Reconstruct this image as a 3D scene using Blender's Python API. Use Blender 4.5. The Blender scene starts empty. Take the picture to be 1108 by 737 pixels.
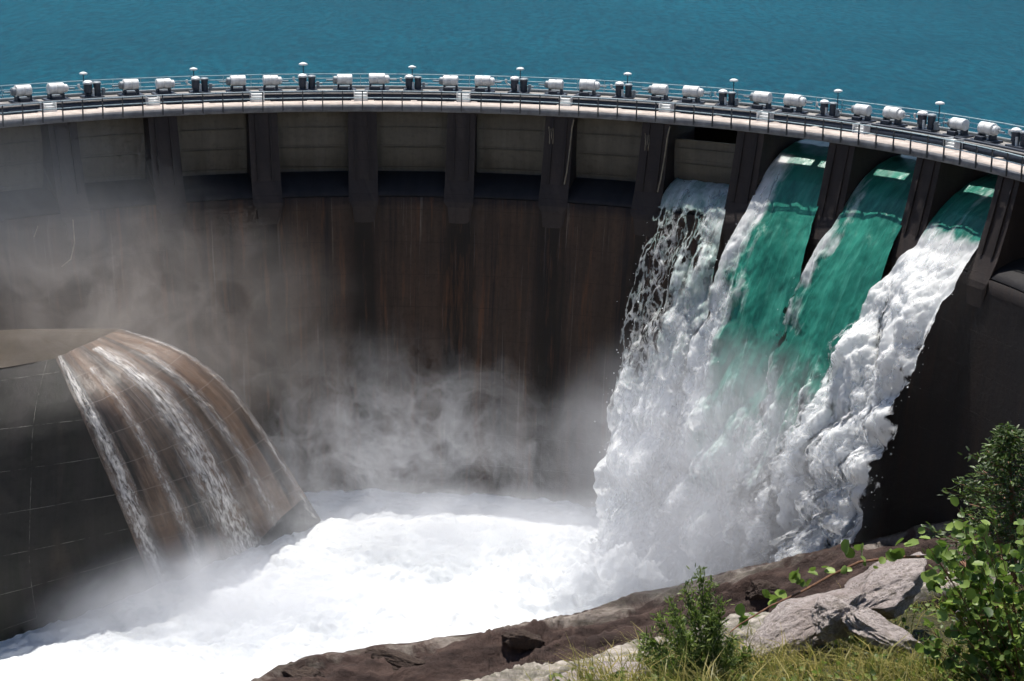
import bpy, math, random
import numpy as np
from mathutils import Vector, Matrix
random.seed(7); RS = np.random.RandomState(7)
C = bpy.context.scene.collection
sc = bpy.context.scene

# ------------------------------------------------------------------ camera
F_PX, TH, RO, CAM_H = 2000.0, 0.2667, 0.0157, 19.26
FW = np.array([0, math.cos(TH), -math.sin(TH)]); UP = np.array([0, math.sin(TH), math.cos(TH)]); RX = np.array([1., 0, 0])
CAM = np.array([0, 0, CAM_H])
def ray(px, py):
    dx, dy = px - 554.0, py - 368.5
    c, s = math.cos(RO), math.sin(RO)
    u, v = c * dx + s * dy, -s * dx + c * dy
    return FW * F_PX + RX * u - UP * v
def at_z(px, py, z):
    d = ray(px, py); return CAM + d * ((z - CAM_H) / d[2])
def at_y(px, py, y):
    d = ray(px, py); return CAM + d * (y / d[1])

# ------------------------------------------------------------------ noise (numpy perlin)
_perm = RS.permutation(256); _perm = np.concatenate([_perm, _perm, _perm])
_g = RS.normal(size=(256, 3)); _g /= np.linalg.norm(_g, axis=1)[:, None]
def perlin(x, y, z):
    x, y, z = np.broadcast_arrays(np.asarray(x, float), np.asarray(y, float), np.asarray(z, float))
    xi, yi, zi = np.floor(x).astype(int), np.floor(y).astype(int), np.floor(z).astype(int)
    fx, fy, fz = x - xi, y - yi, z - zi
    xi &= 255; yi &= 255; zi &= 255
    sx, sy, sz = [f * f * f * (f * (f * 6 - 15) + 10) for f in (fx, fy, fz)]
    out = 0
    for i in (0, 1):
        for j in (0, 1):
            for k in (0, 1):
                h = _perm[_perm[_perm[xi + i] + ((yi + j) & 255)] + ((zi + k) & 255)]
                g = _g[h]
                d = g[..., 0] * (fx - i) + g[..., 1] * (fy - j) + g[..., 2] * (fz - k)
                out = out + d * (sx if i else 1 - sx) * (sy if j else 1 - sy) * (sz if k else 1 - sz)
    return out * 1.6
def fbm(x, y, z, o=4, g=.5, l=2.03):
    r, a = 0, 1.
    for i in range(o):
        r = r + a * perlin(x + 17.3 * i, y + 5.1 * i, z - 3.7 * i); x, y, z = x * l, y * l, z * l; a *= g
    return r
def billow(x, y, z, o=4, g=.5, l=2.07):
    r, a, n = 0, 1., 0
    for i in range(o):
        r = r + a * np.minimum(1, np.abs(perlin(x + 11.3 * i, y - 7.1 * i, z + 3.7 * i)) * 1.6); n += a
        x, y, z = x * l, y * l, z * l; a *= g
    return r / n
def sstep(a, b, x):
    t = np.clip((x - a) / (b - a), 0, 1); return t * t * (3 - 2 * t)

# ------------------------------------------------------------------ dam centre line
B = 7.3
X0, Y0, A0, c0, c1, c2 = -11.28, 135.78, -0.1056, 0.17271, 0.002221, 0.000003
_K = np.linspace(-9, 10.5, 3901)
_A = A0 + c0 * _K + c1 * _K**2 / 2 + c2 * _K**3 / 3
_dk = _K[1] - _K[0]
_X = np.cumsum(np.cos(_A)) * B * _dk; _Y = np.cumsum(-np.sin(_A)) * B * _dk
_i0 = np.argmin(abs(_K)); _X += X0 - _X[_i0]; _Y += Y0 - _Y[_i0]
def DA(k): return np.interp(k, _K, _A)
def D(k, w, z):
    k, w, z = np.broadcast_arrays(np.asarray(k, float), np.asarray(w, float), np.asarray(z, float))
    a = np.interp(k, _K, _A)
    return np.stack([np.interp(k, _K, _X) + w * np.sin(a), np.interp(k, _K, _Y) + w * np.cos(a), z], -1)
def frame(k):       # local frame at k: x along the crest (to the right), y outward (upstream)
    a = float(DA(k)); p = D(k, 0, 0)
    return p, np.array([math.cos(a), -math.sin(a), 0]), np.array([math.sin(a), math.cos(a), 0]), a
POOL = -29.0
RES = -1.5

# ------------------------------------------------------------------ object helpers
def mesh_obj(name, V, Fq, mat=None, parent=None, smooth=False, uv=None, attrs=None):
    V = np.asarray(V, dtype=np.float32).reshape(-1, 3)
    me = bpy.data.meshes.new(name)
    if isinstance(Fq, np.ndarray):
        n, m = Fq.shape
        me.vertices.add(len(V)); me.vertices.foreach_set('co', V.ravel())
        me.loops.add(n * m); me.loops.foreach_set('vertex_index', Fq.astype(np.int32).ravel())
        me.polygons.add(n); me.polygons.foreach_set('loop_start', np.arange(0, n * m, m, dtype=np.int32))
        me.update(calc_edges=True)
        li = Fq.ravel()
    else:
        me.from_pydata(V.tolist(), [], Fq); me.update()
        li = None
    if uv is not None:
        if li is None:
            li = np.zeros(len(me.loops), dtype=np.int32); me.loops.foreach_get('vertex_index', li)
        l = me.uv_layers.new(name='UVMap')
        l.data.foreach_set('uv', np.asarray(uv, dtype=np.float32).reshape(-1, 2)[li].ravel())
    for an, av in (attrs or {}).items():
        at = me.attributes.new(an, 'FLOAT', 'POINT'); at.data.foreach_set('value', np.asarray(av, dtype=np.float32).ravel())
    if smooth: me.polygons.foreach_set('use_smooth', np.ones(len(me.polygons), dtype=bool))
    if mat: me.materials.append(mat)
    o = bpy.data.objects.new(name, me); C.objects.link(o)
    if parent: o.parent = parent
    return o
def grid_faces(n, m):
    i = np.arange(n * m).reshape(n, m)
    return np.stack([i[:-1, :-1].ravel(), i[1:, :-1].ravel(), i[1:, 1:].ravel(), i[:-1, 1:].ravel()], -1)
def thing(name, label, cat, loc=(0, 0, 0), rz=0, group=None):
    o = bpy.data.objects.new(name, None); o.empty_display_size = .3; C.objects.link(o)
    o.location = [float(v) for v in loc]; o.rotation_euler = (0, 0, rz)
    o['label'] = label; o['category'] = cat
    if group: o['group'] = group
    return o
def tag(o, label=None, cat=None, group=None, kind=None):
    if label: o['label'] = label
    if cat: o['category'] = cat
    if group: o['group'] = group
    if kind: o['kind'] = kind
    return o
def dup(root, loc, rz, label):
    r = root.copy(); C.objects.link(r); r.location = [float(v) for v in loc]; r.rotation_euler = (0, 0, rz); r['label'] = label
    for ch in list(root.children):
        c = ch.copy(); C.objects.link(c); c.parent = r
        for g in list(ch.children):
            d = g.copy(); C.objects.link(d); d.parent = c
    return r
class MB:
    def __init__(s): s.v = []; s.f = []
    def add(s, v, f):
        n = len(s.v); s.v += [tuple(map(float, p)) for p in v]; s.f += [[n + i for i in q] for q in f]; return s
    def box(s, x0, x1, y0, y1, z0, z1, bev=0):
        if not bev:
            v = [(x, y, z) for z in (z0, z1) for y in (y0, y1) for x in (x0, x1)]
            return s.add(v, [(0, 2, 3, 1), (4, 5, 7, 6), (0, 1, 5, 4), (2, 6, 7, 3), (0, 4, 6, 2), (1, 3, 7, 5)])
        b = bev
        def ring(z, i): return [(x0 + i, y0 + i, z), (x1 - i, y0 + i, z), (x1 - i, y1 - i, z), (x0 + i, y1 - i, z)]
        v = ring(z0, 0) + ring(z1 - b, 0) + ring(z1, b)
        f = [(3, 2, 1, 0), (8, 9, 10, 11)]
        for r in (0, 4):
            for i in range(4):
                j = (i + 1) % 4; f.append((r + i, r + j, r + 4 + j, r + 4 + i))
        return s.add(v, f)
    def cyl(s, p, q, r, n=16, r2=None, rings=None):
        p, q = Vector(p), Vector(q); d = (q - p); L = d.length; d.normalize()
        a = d.orthogonal().normalized(); b = d.cross(a)
        prof = rings or [(0, r), (L, r if r2 is None else r2)]
        v = []
        for t, rr in prof:
            for i in range(n):
                an = 2 * math.pi * i / n; v.append(p + d * t + (a * math.cos(an) + b * math.sin(an)) * rr)
        f = []
        for k in range(len(prof) - 1):
            for i in range(n):
                j = (i + 1) % n; f.append((k * n + i, k * n + j, (k + 1) * n + j, (k + 1) * n + i))
        f.append(tuple(reversed(range(n)))); f.append(tuple((len(prof) - 1) * n + i for i in range(n)))
        return s.add(v, f)
    def tube(s, pts, r, n=8):
        for i in range(len(pts) - 1):
            r0 = r[i] if isinstance(r, (list, tuple)) else r; r1 = r[i + 1] if isinstance(r, (list, tuple)) else r
            s.cyl(pts[i], pts[i + 1], r0, n, r1)
        return s
    def build(s, name, mat, parent=None, smooth=False):
        o = mesh_obj(name, s.v, s.f, mat, parent, smooth)
        if smooth:
            try: o.data.set_sharp_from_angle(angle=math.radians(38))
            except Exception: pass
        return o

# ------------------------------------------------------------------ materials
def newmat(name):
    m = bpy.data.materials.new(name); m.use_nodes = True
    nt = m.node_tree; p = nt.nodes['Principled BSDF']
    return m, nt, p, nt.nodes['Material Output']
def nd(nt, t, **kw):
    n = nt.nodes.new(t)
    for k, v in kw.items():
        if k.startswith('_'): n.inputs[k[1:].replace('_', ' ')].default_value = v
        else: setattr(n, k, v)
    return n
def ramp(nt, fac, stops):
    r = nt.nodes.new('ShaderNodeValToRGB'); e = r.color_ramp.elements
    while len(e) < len(stops): e.new(.5)
    for el, (p, c) in zip(e, stops):
        el.position = p; el.color = (c, c, c, 1) if isinstance(c, (int, float)) else (*c, 1)
    nt.links.new(fac, r.inputs[0]); return r.outputs[0]
def math_n(nt, op, a, b=None, c=None, clamp=False):
    n = nt.nodes.new('ShaderNodeMath'); n.operation = op; n.use_clamp = clamp
    for i, v in enumerate((a, b, c)):
        if v is None: continue
        if isinstance(v, (int, float)): n.inputs[i].default_value = v
        else: nt.links.new(v, n.inputs[i])
    return n.outputs[0]
def mixc(nt, fac, a, b, mode='MIX'):
    n = nt.nodes.new('ShaderNodeMix'); n.data_type = 'RGBA'; n.blend_type = mode
    for i, v in ((0, fac), (6, a), (7, b)):
        if isinstance(v, (int, float)): n.inputs[i].default_value = v
        elif isinstance(v, tuple): n.inputs[i].default_value = (*v, 1)
        else: nt.links.new(v, n.inputs[i])
    return n.outputs[2]
def coords(nt, kind='Object', scale=(1, 1, 1), rot=(0, 0, 0)):
    if kind == 'World': s = nt.nodes.new('ShaderNodeNewGeometry').outputs['Position']
    else: s = nt.nodes.new('ShaderNodeTexCoord').outputs[kind]
    m = nt.nodes.new('ShaderNodeMapping'); m.inputs['Scale'].default_value = scale; m.inputs['Rotation'].default_value = rot
    nt.links.new(s, m.inputs[0]); return m.outputs[0]
def noise(nt, vec, scale, detail=5, rough=.55, dist=0):
    n = nd(nt, 'ShaderNodeTexNoise', _Scale=scale, _Detail=detail, _Roughness=rough, _Distortion=dist)
    nt.links.new(vec, n.inputs['Vector']); return n.outputs[0]
def bump(nt, p, h, strength=.5, dist=.05):
    b = nd(nt, 'ShaderNodeBump', _Strength=strength, _Distance=dist)
    nt.links.new(h, b.inputs['Height'])
    if p is not None: nt.links.new(b.outputs[0], p.inputs['Normal'])
    return b.outputs[0]
def simple(name, col, rough=.6, metal=0., var=.25, scale=6., spec=.4):
    m, nt, p, _ = newmat(name)
    v = coords(nt, 'Object'); n = noise(nt, v, scale, 6, .6)
    dark = tuple(c * (1 - var) for c in col); light = tuple(min(1, c * (1 + var * .5)) for c in col)
    nt.links.new(ramp(nt, n, [(.3, dark), (.7, light)]), p.inputs['Base Color'])
    p.inputs['Roughness'].default_value = rough; p.inputs['Metallic'].default_value = metal
    p.inputs['Specular IOR Level'].default_value = spec
    bump(nt, p, n, .25, .02); return m

def concrete_wall(name, base, streak, pale, tint_scale=.12, rough=.7, joints=False, mortar=None):
    """weathered wetted concrete; UV in metres (u along the crest, v = height)"""
    m, nt, p, _ = newmat(name)
    uv = coords(nt, 'UV'); st = coords(nt, 'UV', (1.0, .06, 1)); st2 = coords(nt, 'UV', (.35, .05, 1))
    big = noise(nt, uv, tint_scale, 4, .6)
    s1 = noise(nt, st, .9, 6, .65); s2 = noise(nt, st2, 1.1, 5, .7, .3); fine = noise(nt, uv, 2.5, 8, .7)
    col = mixc(nt, ramp(nt, s1, [(.38, 0.), (.62, 1.)]), base, streak)
    col = mixc(nt, ramp(nt, s2, [(.55, 0.), (.8, .75)]), col, pale)
    col = mixc(nt, ramp(nt, big, [(.35, 0.), (.7, .5)]), col, tuple(c * .45 for c in base))
    col = mixc(nt, ramp(nt, fine, [(.25, .65), (.5, 0.)]), col, tuple(c * .35 for c in base))
    if joints:
        wv = nd(nt, 'ShaderNodeSeparateXYZ'); nt.links.new(uv, wv.inputs[0])
        uu = math_n(nt, 'ADD', wv.outputs[0], math_n(nt, 'MULTIPLY', math_n(nt, 'SUBTRACT', s1, .5), 1.6))
        fr = math_n(nt, 'ABSOLUTE', math_n(nt, 'SUBTRACT', math_n(nt, 'FRACT', math_n(nt, 'ADD', math_n(nt, 'DIVIDE', uu, 7.3), .5)), .5))
        col = mixc(nt, ramp(nt, fr, [(.08, .85), (.22, 0.)]), col, tuple(c * .3 for c in base))
        col = mixc(nt, ramp(nt, noise(nt, coords(nt, 'UV', (2.2, .05, 1)), 1.3, 5, .7), [(.60, 0.), (.72, .5)]), col, (.22, .19, .17))
        col = mixc(nt, ramp(nt, noise(nt, coords(nt, 'UV', (.8, .06, 1)), 1.7, 5, .7), [(.54, 0.), (.68, .7)]), col, (.10, .042, .018))
        col = mixc(nt, ramp(nt, noise(nt, coords(nt, 'UV', (1.2, .04, 1)), .8, 5, .7), [(.36, .8), (.46, 0.)]), col, (.010, .008, .009))
    # construction joints
    br = nt.nodes.new('ShaderNodeTexBrick'); br.inputs['Scale'].default_value = 1; br.inputs['Mortar Size'].default_value = .02
    br.inputs['Brick Width'].default_value = 7.3; br.inputs['Row Height'].default_value = 2.4; br.offset = 0
    nt.links.new(uv, br.inputs['Vector'])
    if joints:   # deep shade right of the falls, painted near-black into the wall colour
        blackened = ramp(nt, math_n(nt, 'ADD', math_n(nt, 'MULTIPLY', wv.outputs[0], .01), math_n(nt, 'MULTIPLY', big, .10)), [(.455, 0.), (.50, .82)])
        col = mixc(nt, blackened, col, (.007, .006, .007))
    col = mixc(nt, math_n(nt, 'MULTIPLY', br.outputs['Fac'], .55 if mortar is None else ramp(nt, noise(nt, uv, .8, 4, .7), [(.45, 0.), (.62, .9)])), col, mortar or tuple(c * .4 for c in base))
    nt.links.new(col, p.inputs['Base Color'])
    p.inputs['Roughness'].default_value = rough; p.inputs['Specular IOR Level'].default_value = .3
    h = math_n(nt, 'ADD', fine, math_n(nt, 'MULTIPLY', br.outputs['Fac'], -.5))
    bump(nt, p, h, .5, .06)
    return m
M = {}
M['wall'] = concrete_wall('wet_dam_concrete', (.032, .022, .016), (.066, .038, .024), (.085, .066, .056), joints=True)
M['pier'] = concrete_wall('pier_concrete', (.040, .030, .027), (.026, .021, .020), (.085, .066, .056))
M['sill'] = concrete_wall('shade_black_sill', (.02, .018, .02), (.012, .011, .012), (.05, .045, .045))  # shadow over the ogee crest, painted in as a black sill colour
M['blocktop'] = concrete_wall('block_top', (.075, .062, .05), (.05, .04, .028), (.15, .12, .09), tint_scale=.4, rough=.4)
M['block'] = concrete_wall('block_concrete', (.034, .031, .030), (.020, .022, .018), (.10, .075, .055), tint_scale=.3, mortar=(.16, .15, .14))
M['gate'] = concrete_wall('gate_steel', (.115, .105, .084), (.08, .07, .056), (.15, .142, .13), rough=.6)
M['deck'] = simple('deck_concrete', (.46, .40, .36), .85, var=.35, scale=1.6)
M['platform'] = simple('platform_concrete', (.27, .26, .25), .85, var=.45, scale=1.1)
M['fascia'] = simple('fascia_concrete', (.15, .155, .17), .85, var=.35, scale=1.5)
M['drum'] = simple('white_painted_steel', (.74, .75, .74), .45, var=.35, scale=2.2)
M['steel'] = simple('dark_blue_grey_steel', (.05, .06, .08), .5, .3, scale=5)
M['mid'] = simple('grey_machine_paint', (.22, .25, .27), .5, .1, scale=5)
M['rail'] = simple('galvanised_rail', (.42, .52, .54), .45, .3, scale=8)
M['post'] = simple('weathered_post', (.07, .075, .08), .6, .3, scale=8)
M['efflorescence'] = simple('pale_efflorescence', (.24, .20, .14), .6, var=.4, scale=2)
M['bark'] = simple('reddish_bark', (.20, .10, .06), .8, var=.4, scale=30)
M['stemgreen'] = simple('green_stem', (.10, .13, .04), .7, var=.4, scale=30)

def water_reservoir():
    m, nt, p, _ = newmat('reservoir_water')
    v = coords(nt, 'World'); vs = coords(nt, 'World', (1, .45, 1))
    n1 = noise(nt, coords(nt, 'World', (1, .3, 1)), 1.5, 7, .7); n2 = noise(nt, v, .012, 4, .6); n3 = noise(nt, vs, .12, 4, .6)
    col = mixc(nt, ramp(nt, n2, [(.3, 0.), (.7, 1.)]), (.001, .054, .082), (.003, .086, .126))
    col = mixc(nt, ramp(nt, n1, [(.40, .7), (.60, 0.)]), col, (.001, .028, .050))
    nt.links.new(col, p.inputs['Base Color'])
    p.inputs['Roughness'].default_value = .5; p.inputs['Specular IOR Level'].default_value = .04
    h = math_n(nt, 'ADD', n1, math_n(nt, 'MULTIPLY', n3, 1.5))
    bump(nt, p, h, .7, .25); return m
M['reservoir'] = water_reservoir()

def foam_bsdf(nt, bumph, col=(.86, .88, .90), trans=.3, bs=.5, bd=.12, sss=0.):
    p = nd(nt, 'ShaderNodeBsdfPrincipled'); p.inputs['Base Color'].default_value = (*col, 1)
    p.inputs['Roughness'].default_value = .75; p.inputs['Specular IOR Level'].default_value = .2
    t = nt.nodes.new('ShaderNodeBsdfTranslucent'); t.inputs[0].default_value = (*col, 1)
    b = bump(nt, p, bumph, bs, bd); nt.links.new(b, t.inputs['Normal'])
    if sss:
        p.inputs['Subsurface Weight'].default_value = 1.; p.inputs['Subsurface Radius'].default_value = (1., 1., 1.); p.inputs['Subsurface Scale'].default_value = sss
    mx = nt.nodes.new('ShaderNodeMixShader'); mx.inputs[0].default_value = trans
    nt.links.new(p.outputs[0], mx.inputs[1]); nt.links.new(t.outputs[0], mx.inputs[2])
    return mx.outputs[0]
def water_fall():
    m, nt, p, out = newmat('falling_water')
    uv = coords(nt, 'UV', (1, .35, 1)); wo = coords(nt, 'World')
    n1 = noise(nt, uv, 1.3, 8, .7, .4); n2 = noise(nt, wo, 2.2, 8, .72, .3)
    fo = nd(nt, 'ShaderNodeAttribute', attribute_name='foam').outputs['Fac']
    de = nd(nt, 'ShaderNodeAttribute', attribute_name='dens').outputs['Fac']
    f = math_n(nt, 'ADD', fo, math_n(nt, 'MULTIPLY', math_n(nt, 'SUBTRACT', n1, .5), 1.5))
    st = noise(nt, coords(nt, 'UV', (1, .10, 1)), 2.2, 7, .7, .2)
    f = math_n(nt, 'ADD', f, math_n(nt, 'MULTIPLY', math_n(nt, 'SUBTRACT', st, .5), .9))
    f = ramp(nt, f, [(.22, 0.), (.60, .50), (1.0, 1.)])
    foam = foam_bsdf(nt, n2, (.90, .93, .96), .35, .3, .10, .5)
    gcol = mixc(nt, ramp(nt, noise(nt, uv, .5, 4, .6), [(.3, 0.), (.7, 1.)]), (.005, .085, .062), (.03, .22, .16))
    gcol = mixc(nt, ramp(nt, st, [(.5, 0.), (.75, .55)]), gcol, (.10, .36, .28))
    gcol = mixc(nt, ramp(nt, n1, [(.3, .6), (.5, 0.)]), gcol, (.002, .035, .03))
    nt.links.new(gcol, p.inputs['Base Color'])
    p.inputs['Roughness'].default_value = .28; p.inputs['Specular IOR Level'].default_value = .35
    bump(nt, p, n1, .5, .15)
    mx = nt.nodes.new('ShaderNodeMixShader'); nt.links.new(f, mx.inputs[0]); nt.links.new(p.outputs[0], mx.inputs[1]); nt.links.new(foam, mx.inputs[2])
    # gaps torn in the sheet
    vo = nd(nt, 'ShaderNodeTexVoronoi', feature='DISTANCE_TO_EDGE', _Scale=1.5)
    wv = nt.nodes.new('ShaderNodeVectorMath'); wv.operation = 'ADD'
    nz = nd(nt, 'ShaderNodeTexNoise', _Scale=2.0, _Detail=4); nt.links.new(uv, nz.inputs['Vector'])
    nt.links.new(uv, wv.inputs[0]); nt.links.new(nz.outputs[1], wv.inputs[1]); nt.links.new(wv.outputs[0], vo.inputs['Vector'])
    lace = ramp(nt, vo.outputs['Distance'], [(.02, 1.), (.22, 0.)])
    lace = math_n(nt, 'ADD', math_n(nt, 'ADD', math_n(nt, 'MULTIPLY', lace, .40), math_n(nt, 'MULTIPLY', n2, .45)), math_n(nt, 'MULTIPLY', st, .28))
    al = math_n(nt, 'ADD', lace, math_n(nt, 'MULTIPLY', math_n(nt, 'SUBTRACT', de, .5), 1.6))
    al = ramp(nt, al, [(.34, 0.), (.72, 1.)])
    tr = nt.nodes.new('ShaderNodeBsdfTransparent')
    mt = nt.nodes.new('ShaderNodeMixShader'); nt.links.new(al, mt.inputs[0]); nt.links.new(tr.outputs[0], mt.inputs[1]); nt.links.new(mx.outputs[0], mt.inputs[2])
    nt.links.new(mt.outputs[0], out.inputs['Surface']); return m
M['fall'] = water_fall()
def pool_mat():
    m, nt, p, out = newmat('churning_foam')
    wo = coords(nt, 'World', (1, 1, 1)); n2 = noise(nt, wo, 1.1, 9, .7, .4); big = noise(nt, wo, .12, 3, .5)
    fo = nd(nt, 'ShaderNodeAttribute', attribute_name='foam').outputs['Fac']
    f = ramp(nt, math_n(nt, 'ADD', fo, math_n(nt, 'MULTIPLY', math_n(nt, 'SUBTRACT', n2, .5), 1.2)), [(.3, 0.), (.6, 1.)])
    foam = foam_bsdf(nt, n2, (.82, .85, .87), .12, .7, .35)
    p.inputs['Base Color'].default_value = (.12, .28, .28, 1); p.inputs['Roughness'].default_value = .3
    bump(nt, p, n2, .5, .2)
    mx = nt.nodes.new('ShaderNodeMixShader'); nt.links.new(f, mx.inputs[0]); nt.links.new(p.outputs[0], mx.inputs[1]); nt.links.new(foam, mx.inputs[2])
    nt.links.new(mx.outputs[0], out.inputs['Surface']); return m
M['pool'] = pool_mat()
def stream_mat():
    m, nt, p, out = newmat('thin_running_water')
    uv = coords(nt, 'UV', (1, .16, 1)); n1 = noise(nt, uv, 4.5, 9, .78, .3)
    de = nd(nt, 'ShaderNodeAttribute', attribute_name='dens').outputs['Fac']
    al = math_n(nt, 'MULTIPLY', math_n(nt, 'MULTIPLY', de, 1.15, clamp=True), ramp(nt, n1, [(.40, .03), (.60, 1.)]), clamp=True)
    foam = foam_bsdf(nt, n1, (.78, .76, .74), .1, .9, .1)
    tr = nt.nodes.new('ShaderNodeBsdfTransparent')
    mt = nt.nodes.new('ShaderNodeMixShader'); nt.links.new(al, mt.inputs[0]); nt.links.new(tr.outputs[0], mt.inputs[1]); nt.links.new(foam, mt.inputs[2])
    nt.links.new(mt.outputs[0], out.inputs['Surface']); return m
M['stream'] = stream_mat()
def chute_mat():
    m, nt, p, _ = newmat('wet_chute_concrete')
    uv = coords(nt, 'UV', (1, .07, 1)); u2 = coords(nt, 'UV')
    a = noise(nt, uv, .55, 5, .6, .2); b = noise(nt, uv, 3.0, 6, .7); f = noise(nt, u2, 2.0, 8, .7)
    col = mixc(nt, ramp(nt, a, [(.40, 0.), (.56, 1.)]), (.020, .019, .019), (.13, .08, .052))
    col = mixc(nt, ramp(nt, b, [(.5, 0.), (.8, .6)]), col, (.32, .25, .20))
    col = mixc(nt, ramp(nt, f, [(.3, .6), (.5, 0.)]), col, (.03, .025, .022))
    br = nt.nodes.new('ShaderNodeTexBrick'); br.inputs['Scale'].default_value = 1; br.inputs['Mortar Size'].default_value = .025
    br.inputs['Brick Width'].default_value = 9; br.inputs['Row Height'].default_value = 2.5; nt.links.new(u2, br.inputs['Vector'])
    col = mixc(nt, math_n(nt, 'MULTIPLY', br.outputs['Fac'], .5), col, (.25, .22, .2))
    nt.links.new(col, p.inputs['Base Color'])
    p.inputs['Roughness'].default_value = .45
    bump(nt, p, math_n(nt, 'ADD', b, f), .5, .08); return m
M['chute'] = chute_mat()
def rock_mat(name, c1_, c2_, c3_, sc_=1., stretch=(1, 1, 1), bd=.1, rough=.85):
    m, nt, p, _ = newmat(name)
    v = coords(nt, 'World', tuple(s * sc_ for s in stretch))
    a = noise(nt, v, .8, 7, .65, .4); b = noise(nt, v, 3.5, 9, .75); c = noise(nt, v, 14, 6, .7)
    col = mixc(nt, ramp(nt, a, [(.35, 0.), (.65, 1.)]), c1_, c2_)
    col = mixc(nt, ramp(nt, b, [(.3, .8), (.5, 0.)]), col, c3_)
    col = mixc(nt, ramp(nt, c, [(.35, .35), (.55, 0.)]), col, c3_)
    nt.links.new(col, p.inputs['Base Color']); p.inputs['Roughness'].default_value = rough
    p.inputs['Specular IOR Level'].default_value = .25
    bump(nt, p, math_n(nt, 'ADD', b, math_n(nt, 'MULTIPLY', c, .4)), .9, bd); return m
M['palerock'] = rock_mat('pale_lichened_rock', (.36, .30, .28), (.52, .46, .44), (.13, .11, .08), 2.5, bd=.05)
M['darkrock'] = rock_mat('dark_wet_rock', (.045, .03, .025), (.07, .05, .04), (.02, .015, .015), .6, bd=.2)
def ground_mat():
    m, nt, p, _ = newmat('canyon_ground')
    at = lambda n: nd(nt, 'ShaderNodeAttribute', attribute_name=n).outputs['Fac']
    v = coords(nt, 'World'); vf = coords(nt, 'World', (3, 3, 3))
    a = noise(nt, v, .35, 7, .7, .5); b = noise(nt, v, 1.6, 9, .75); c = noise(nt, vf, 5, 8, .7)
    lay = noise(nt, coords(nt, 'World', (.25, 1.2, 1.5), (0, 0, -.38)), .9, 6, .65)
    brown = mixc(nt, ramp(nt, lay, [(.35, 0.), (.62, 1.)]), (.028, .018, .016), (.066, .042, .035))
    brown = mixc(nt, ramp(nt, b, [(.3, .8), (.5, 0.)]), brown, (.022, .015, .013))
    pale = mixc(nt, ramp(nt, lay, [(.4, 0.), (.6, 1.)]), (.16, .15, .12), (.42, .38, .34))
    col = mixc(nt, ramp(nt, math_n(nt, 'ADD', at('pale'), math_n(nt, 'MULTIPLY', math_n(nt, 'SUBTRACT', a, .5), .8)), [(.35, 0.), (.65, 1.)]), brown, pale)
    soil = mixc(nt, ramp(nt, c, [(.35, 0.), (.6, 1.)]), (.028, .026, .012), (.075, .07, .025))
    col = mixc(nt, at('soil'), col, soil)
    nt.links.new(col, p.inputs['Base Color']); p.inputs['Roughness'].default_value = .85; p.inputs['Specular IOR Level'].default_value = .25
    bump(nt, p, math_n(nt, 'ADD', b, math_n(nt, 'MULTIPLY', a, 1.5)), .8, .25); return m
M['ground'] = ground_mat()
def leaf_mat(name, dark, light, trans=.35, rough=.45):
    m, nt, p, out = newmat(name)
    r = nd(nt, 'ShaderNodeAttribute', attribute_name='rnd').outputs['Fac']
    col = ramp(nt, r, [(0., dark), (1., light)])
    nt.links.new(col, p.inputs['Base Color']); p.inputs['Roughness'].default_value = rough; p.inputs['Specular IOR Level'].default_value = .35
    t = nt.nodes.new('ShaderNodeBsdfTranslucent'); nt.links.new(mixc(nt, .5, col, (.12, .22, .02)), t.inputs[0])
    mx = nt.nodes.new('ShaderNodeMixShader'); mx.inputs[0].default_value = trans
    nt.links.new(p.outputs[0], mx.inputs[1]); nt.links.new(t.outputs[0], mx.inputs[2]); nt.links.new(mx.outputs[0], out.inputs['Surface']); return m
M['leaf'] = leaf_mat('round_leaf', (.02, .06, .015), (.28, .38, .09))
M['needle'] = leaf_mat('feathery_leaf', (.04, .075, .02), (.24, .30, .08), .45)
M['conifer'] = leaf_mat('conifer_needles', (.014, .034, .012), (.11, .16, .04), .25)
M['grass'] = leaf_mat('dry_green_grass', (.08, .10, .02), (.42, .34, .11), .3)

# ------------------------------------------------------------------ reservoir
ks = np.linspace(-8.6, 10.2, 160)
ws = np.concatenate([[6.0], np.geomspace(7, 4000, 60)])
Kg, Wg = np.meshgrid(ks, ws, indexing='ij')
mesh_obj('reservoir_water', D(Kg, Wg, RES), grid_faces(*Kg.shape)[:, ::-1].copy(), M['reservoir'])['kind'] = 'structure'

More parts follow.
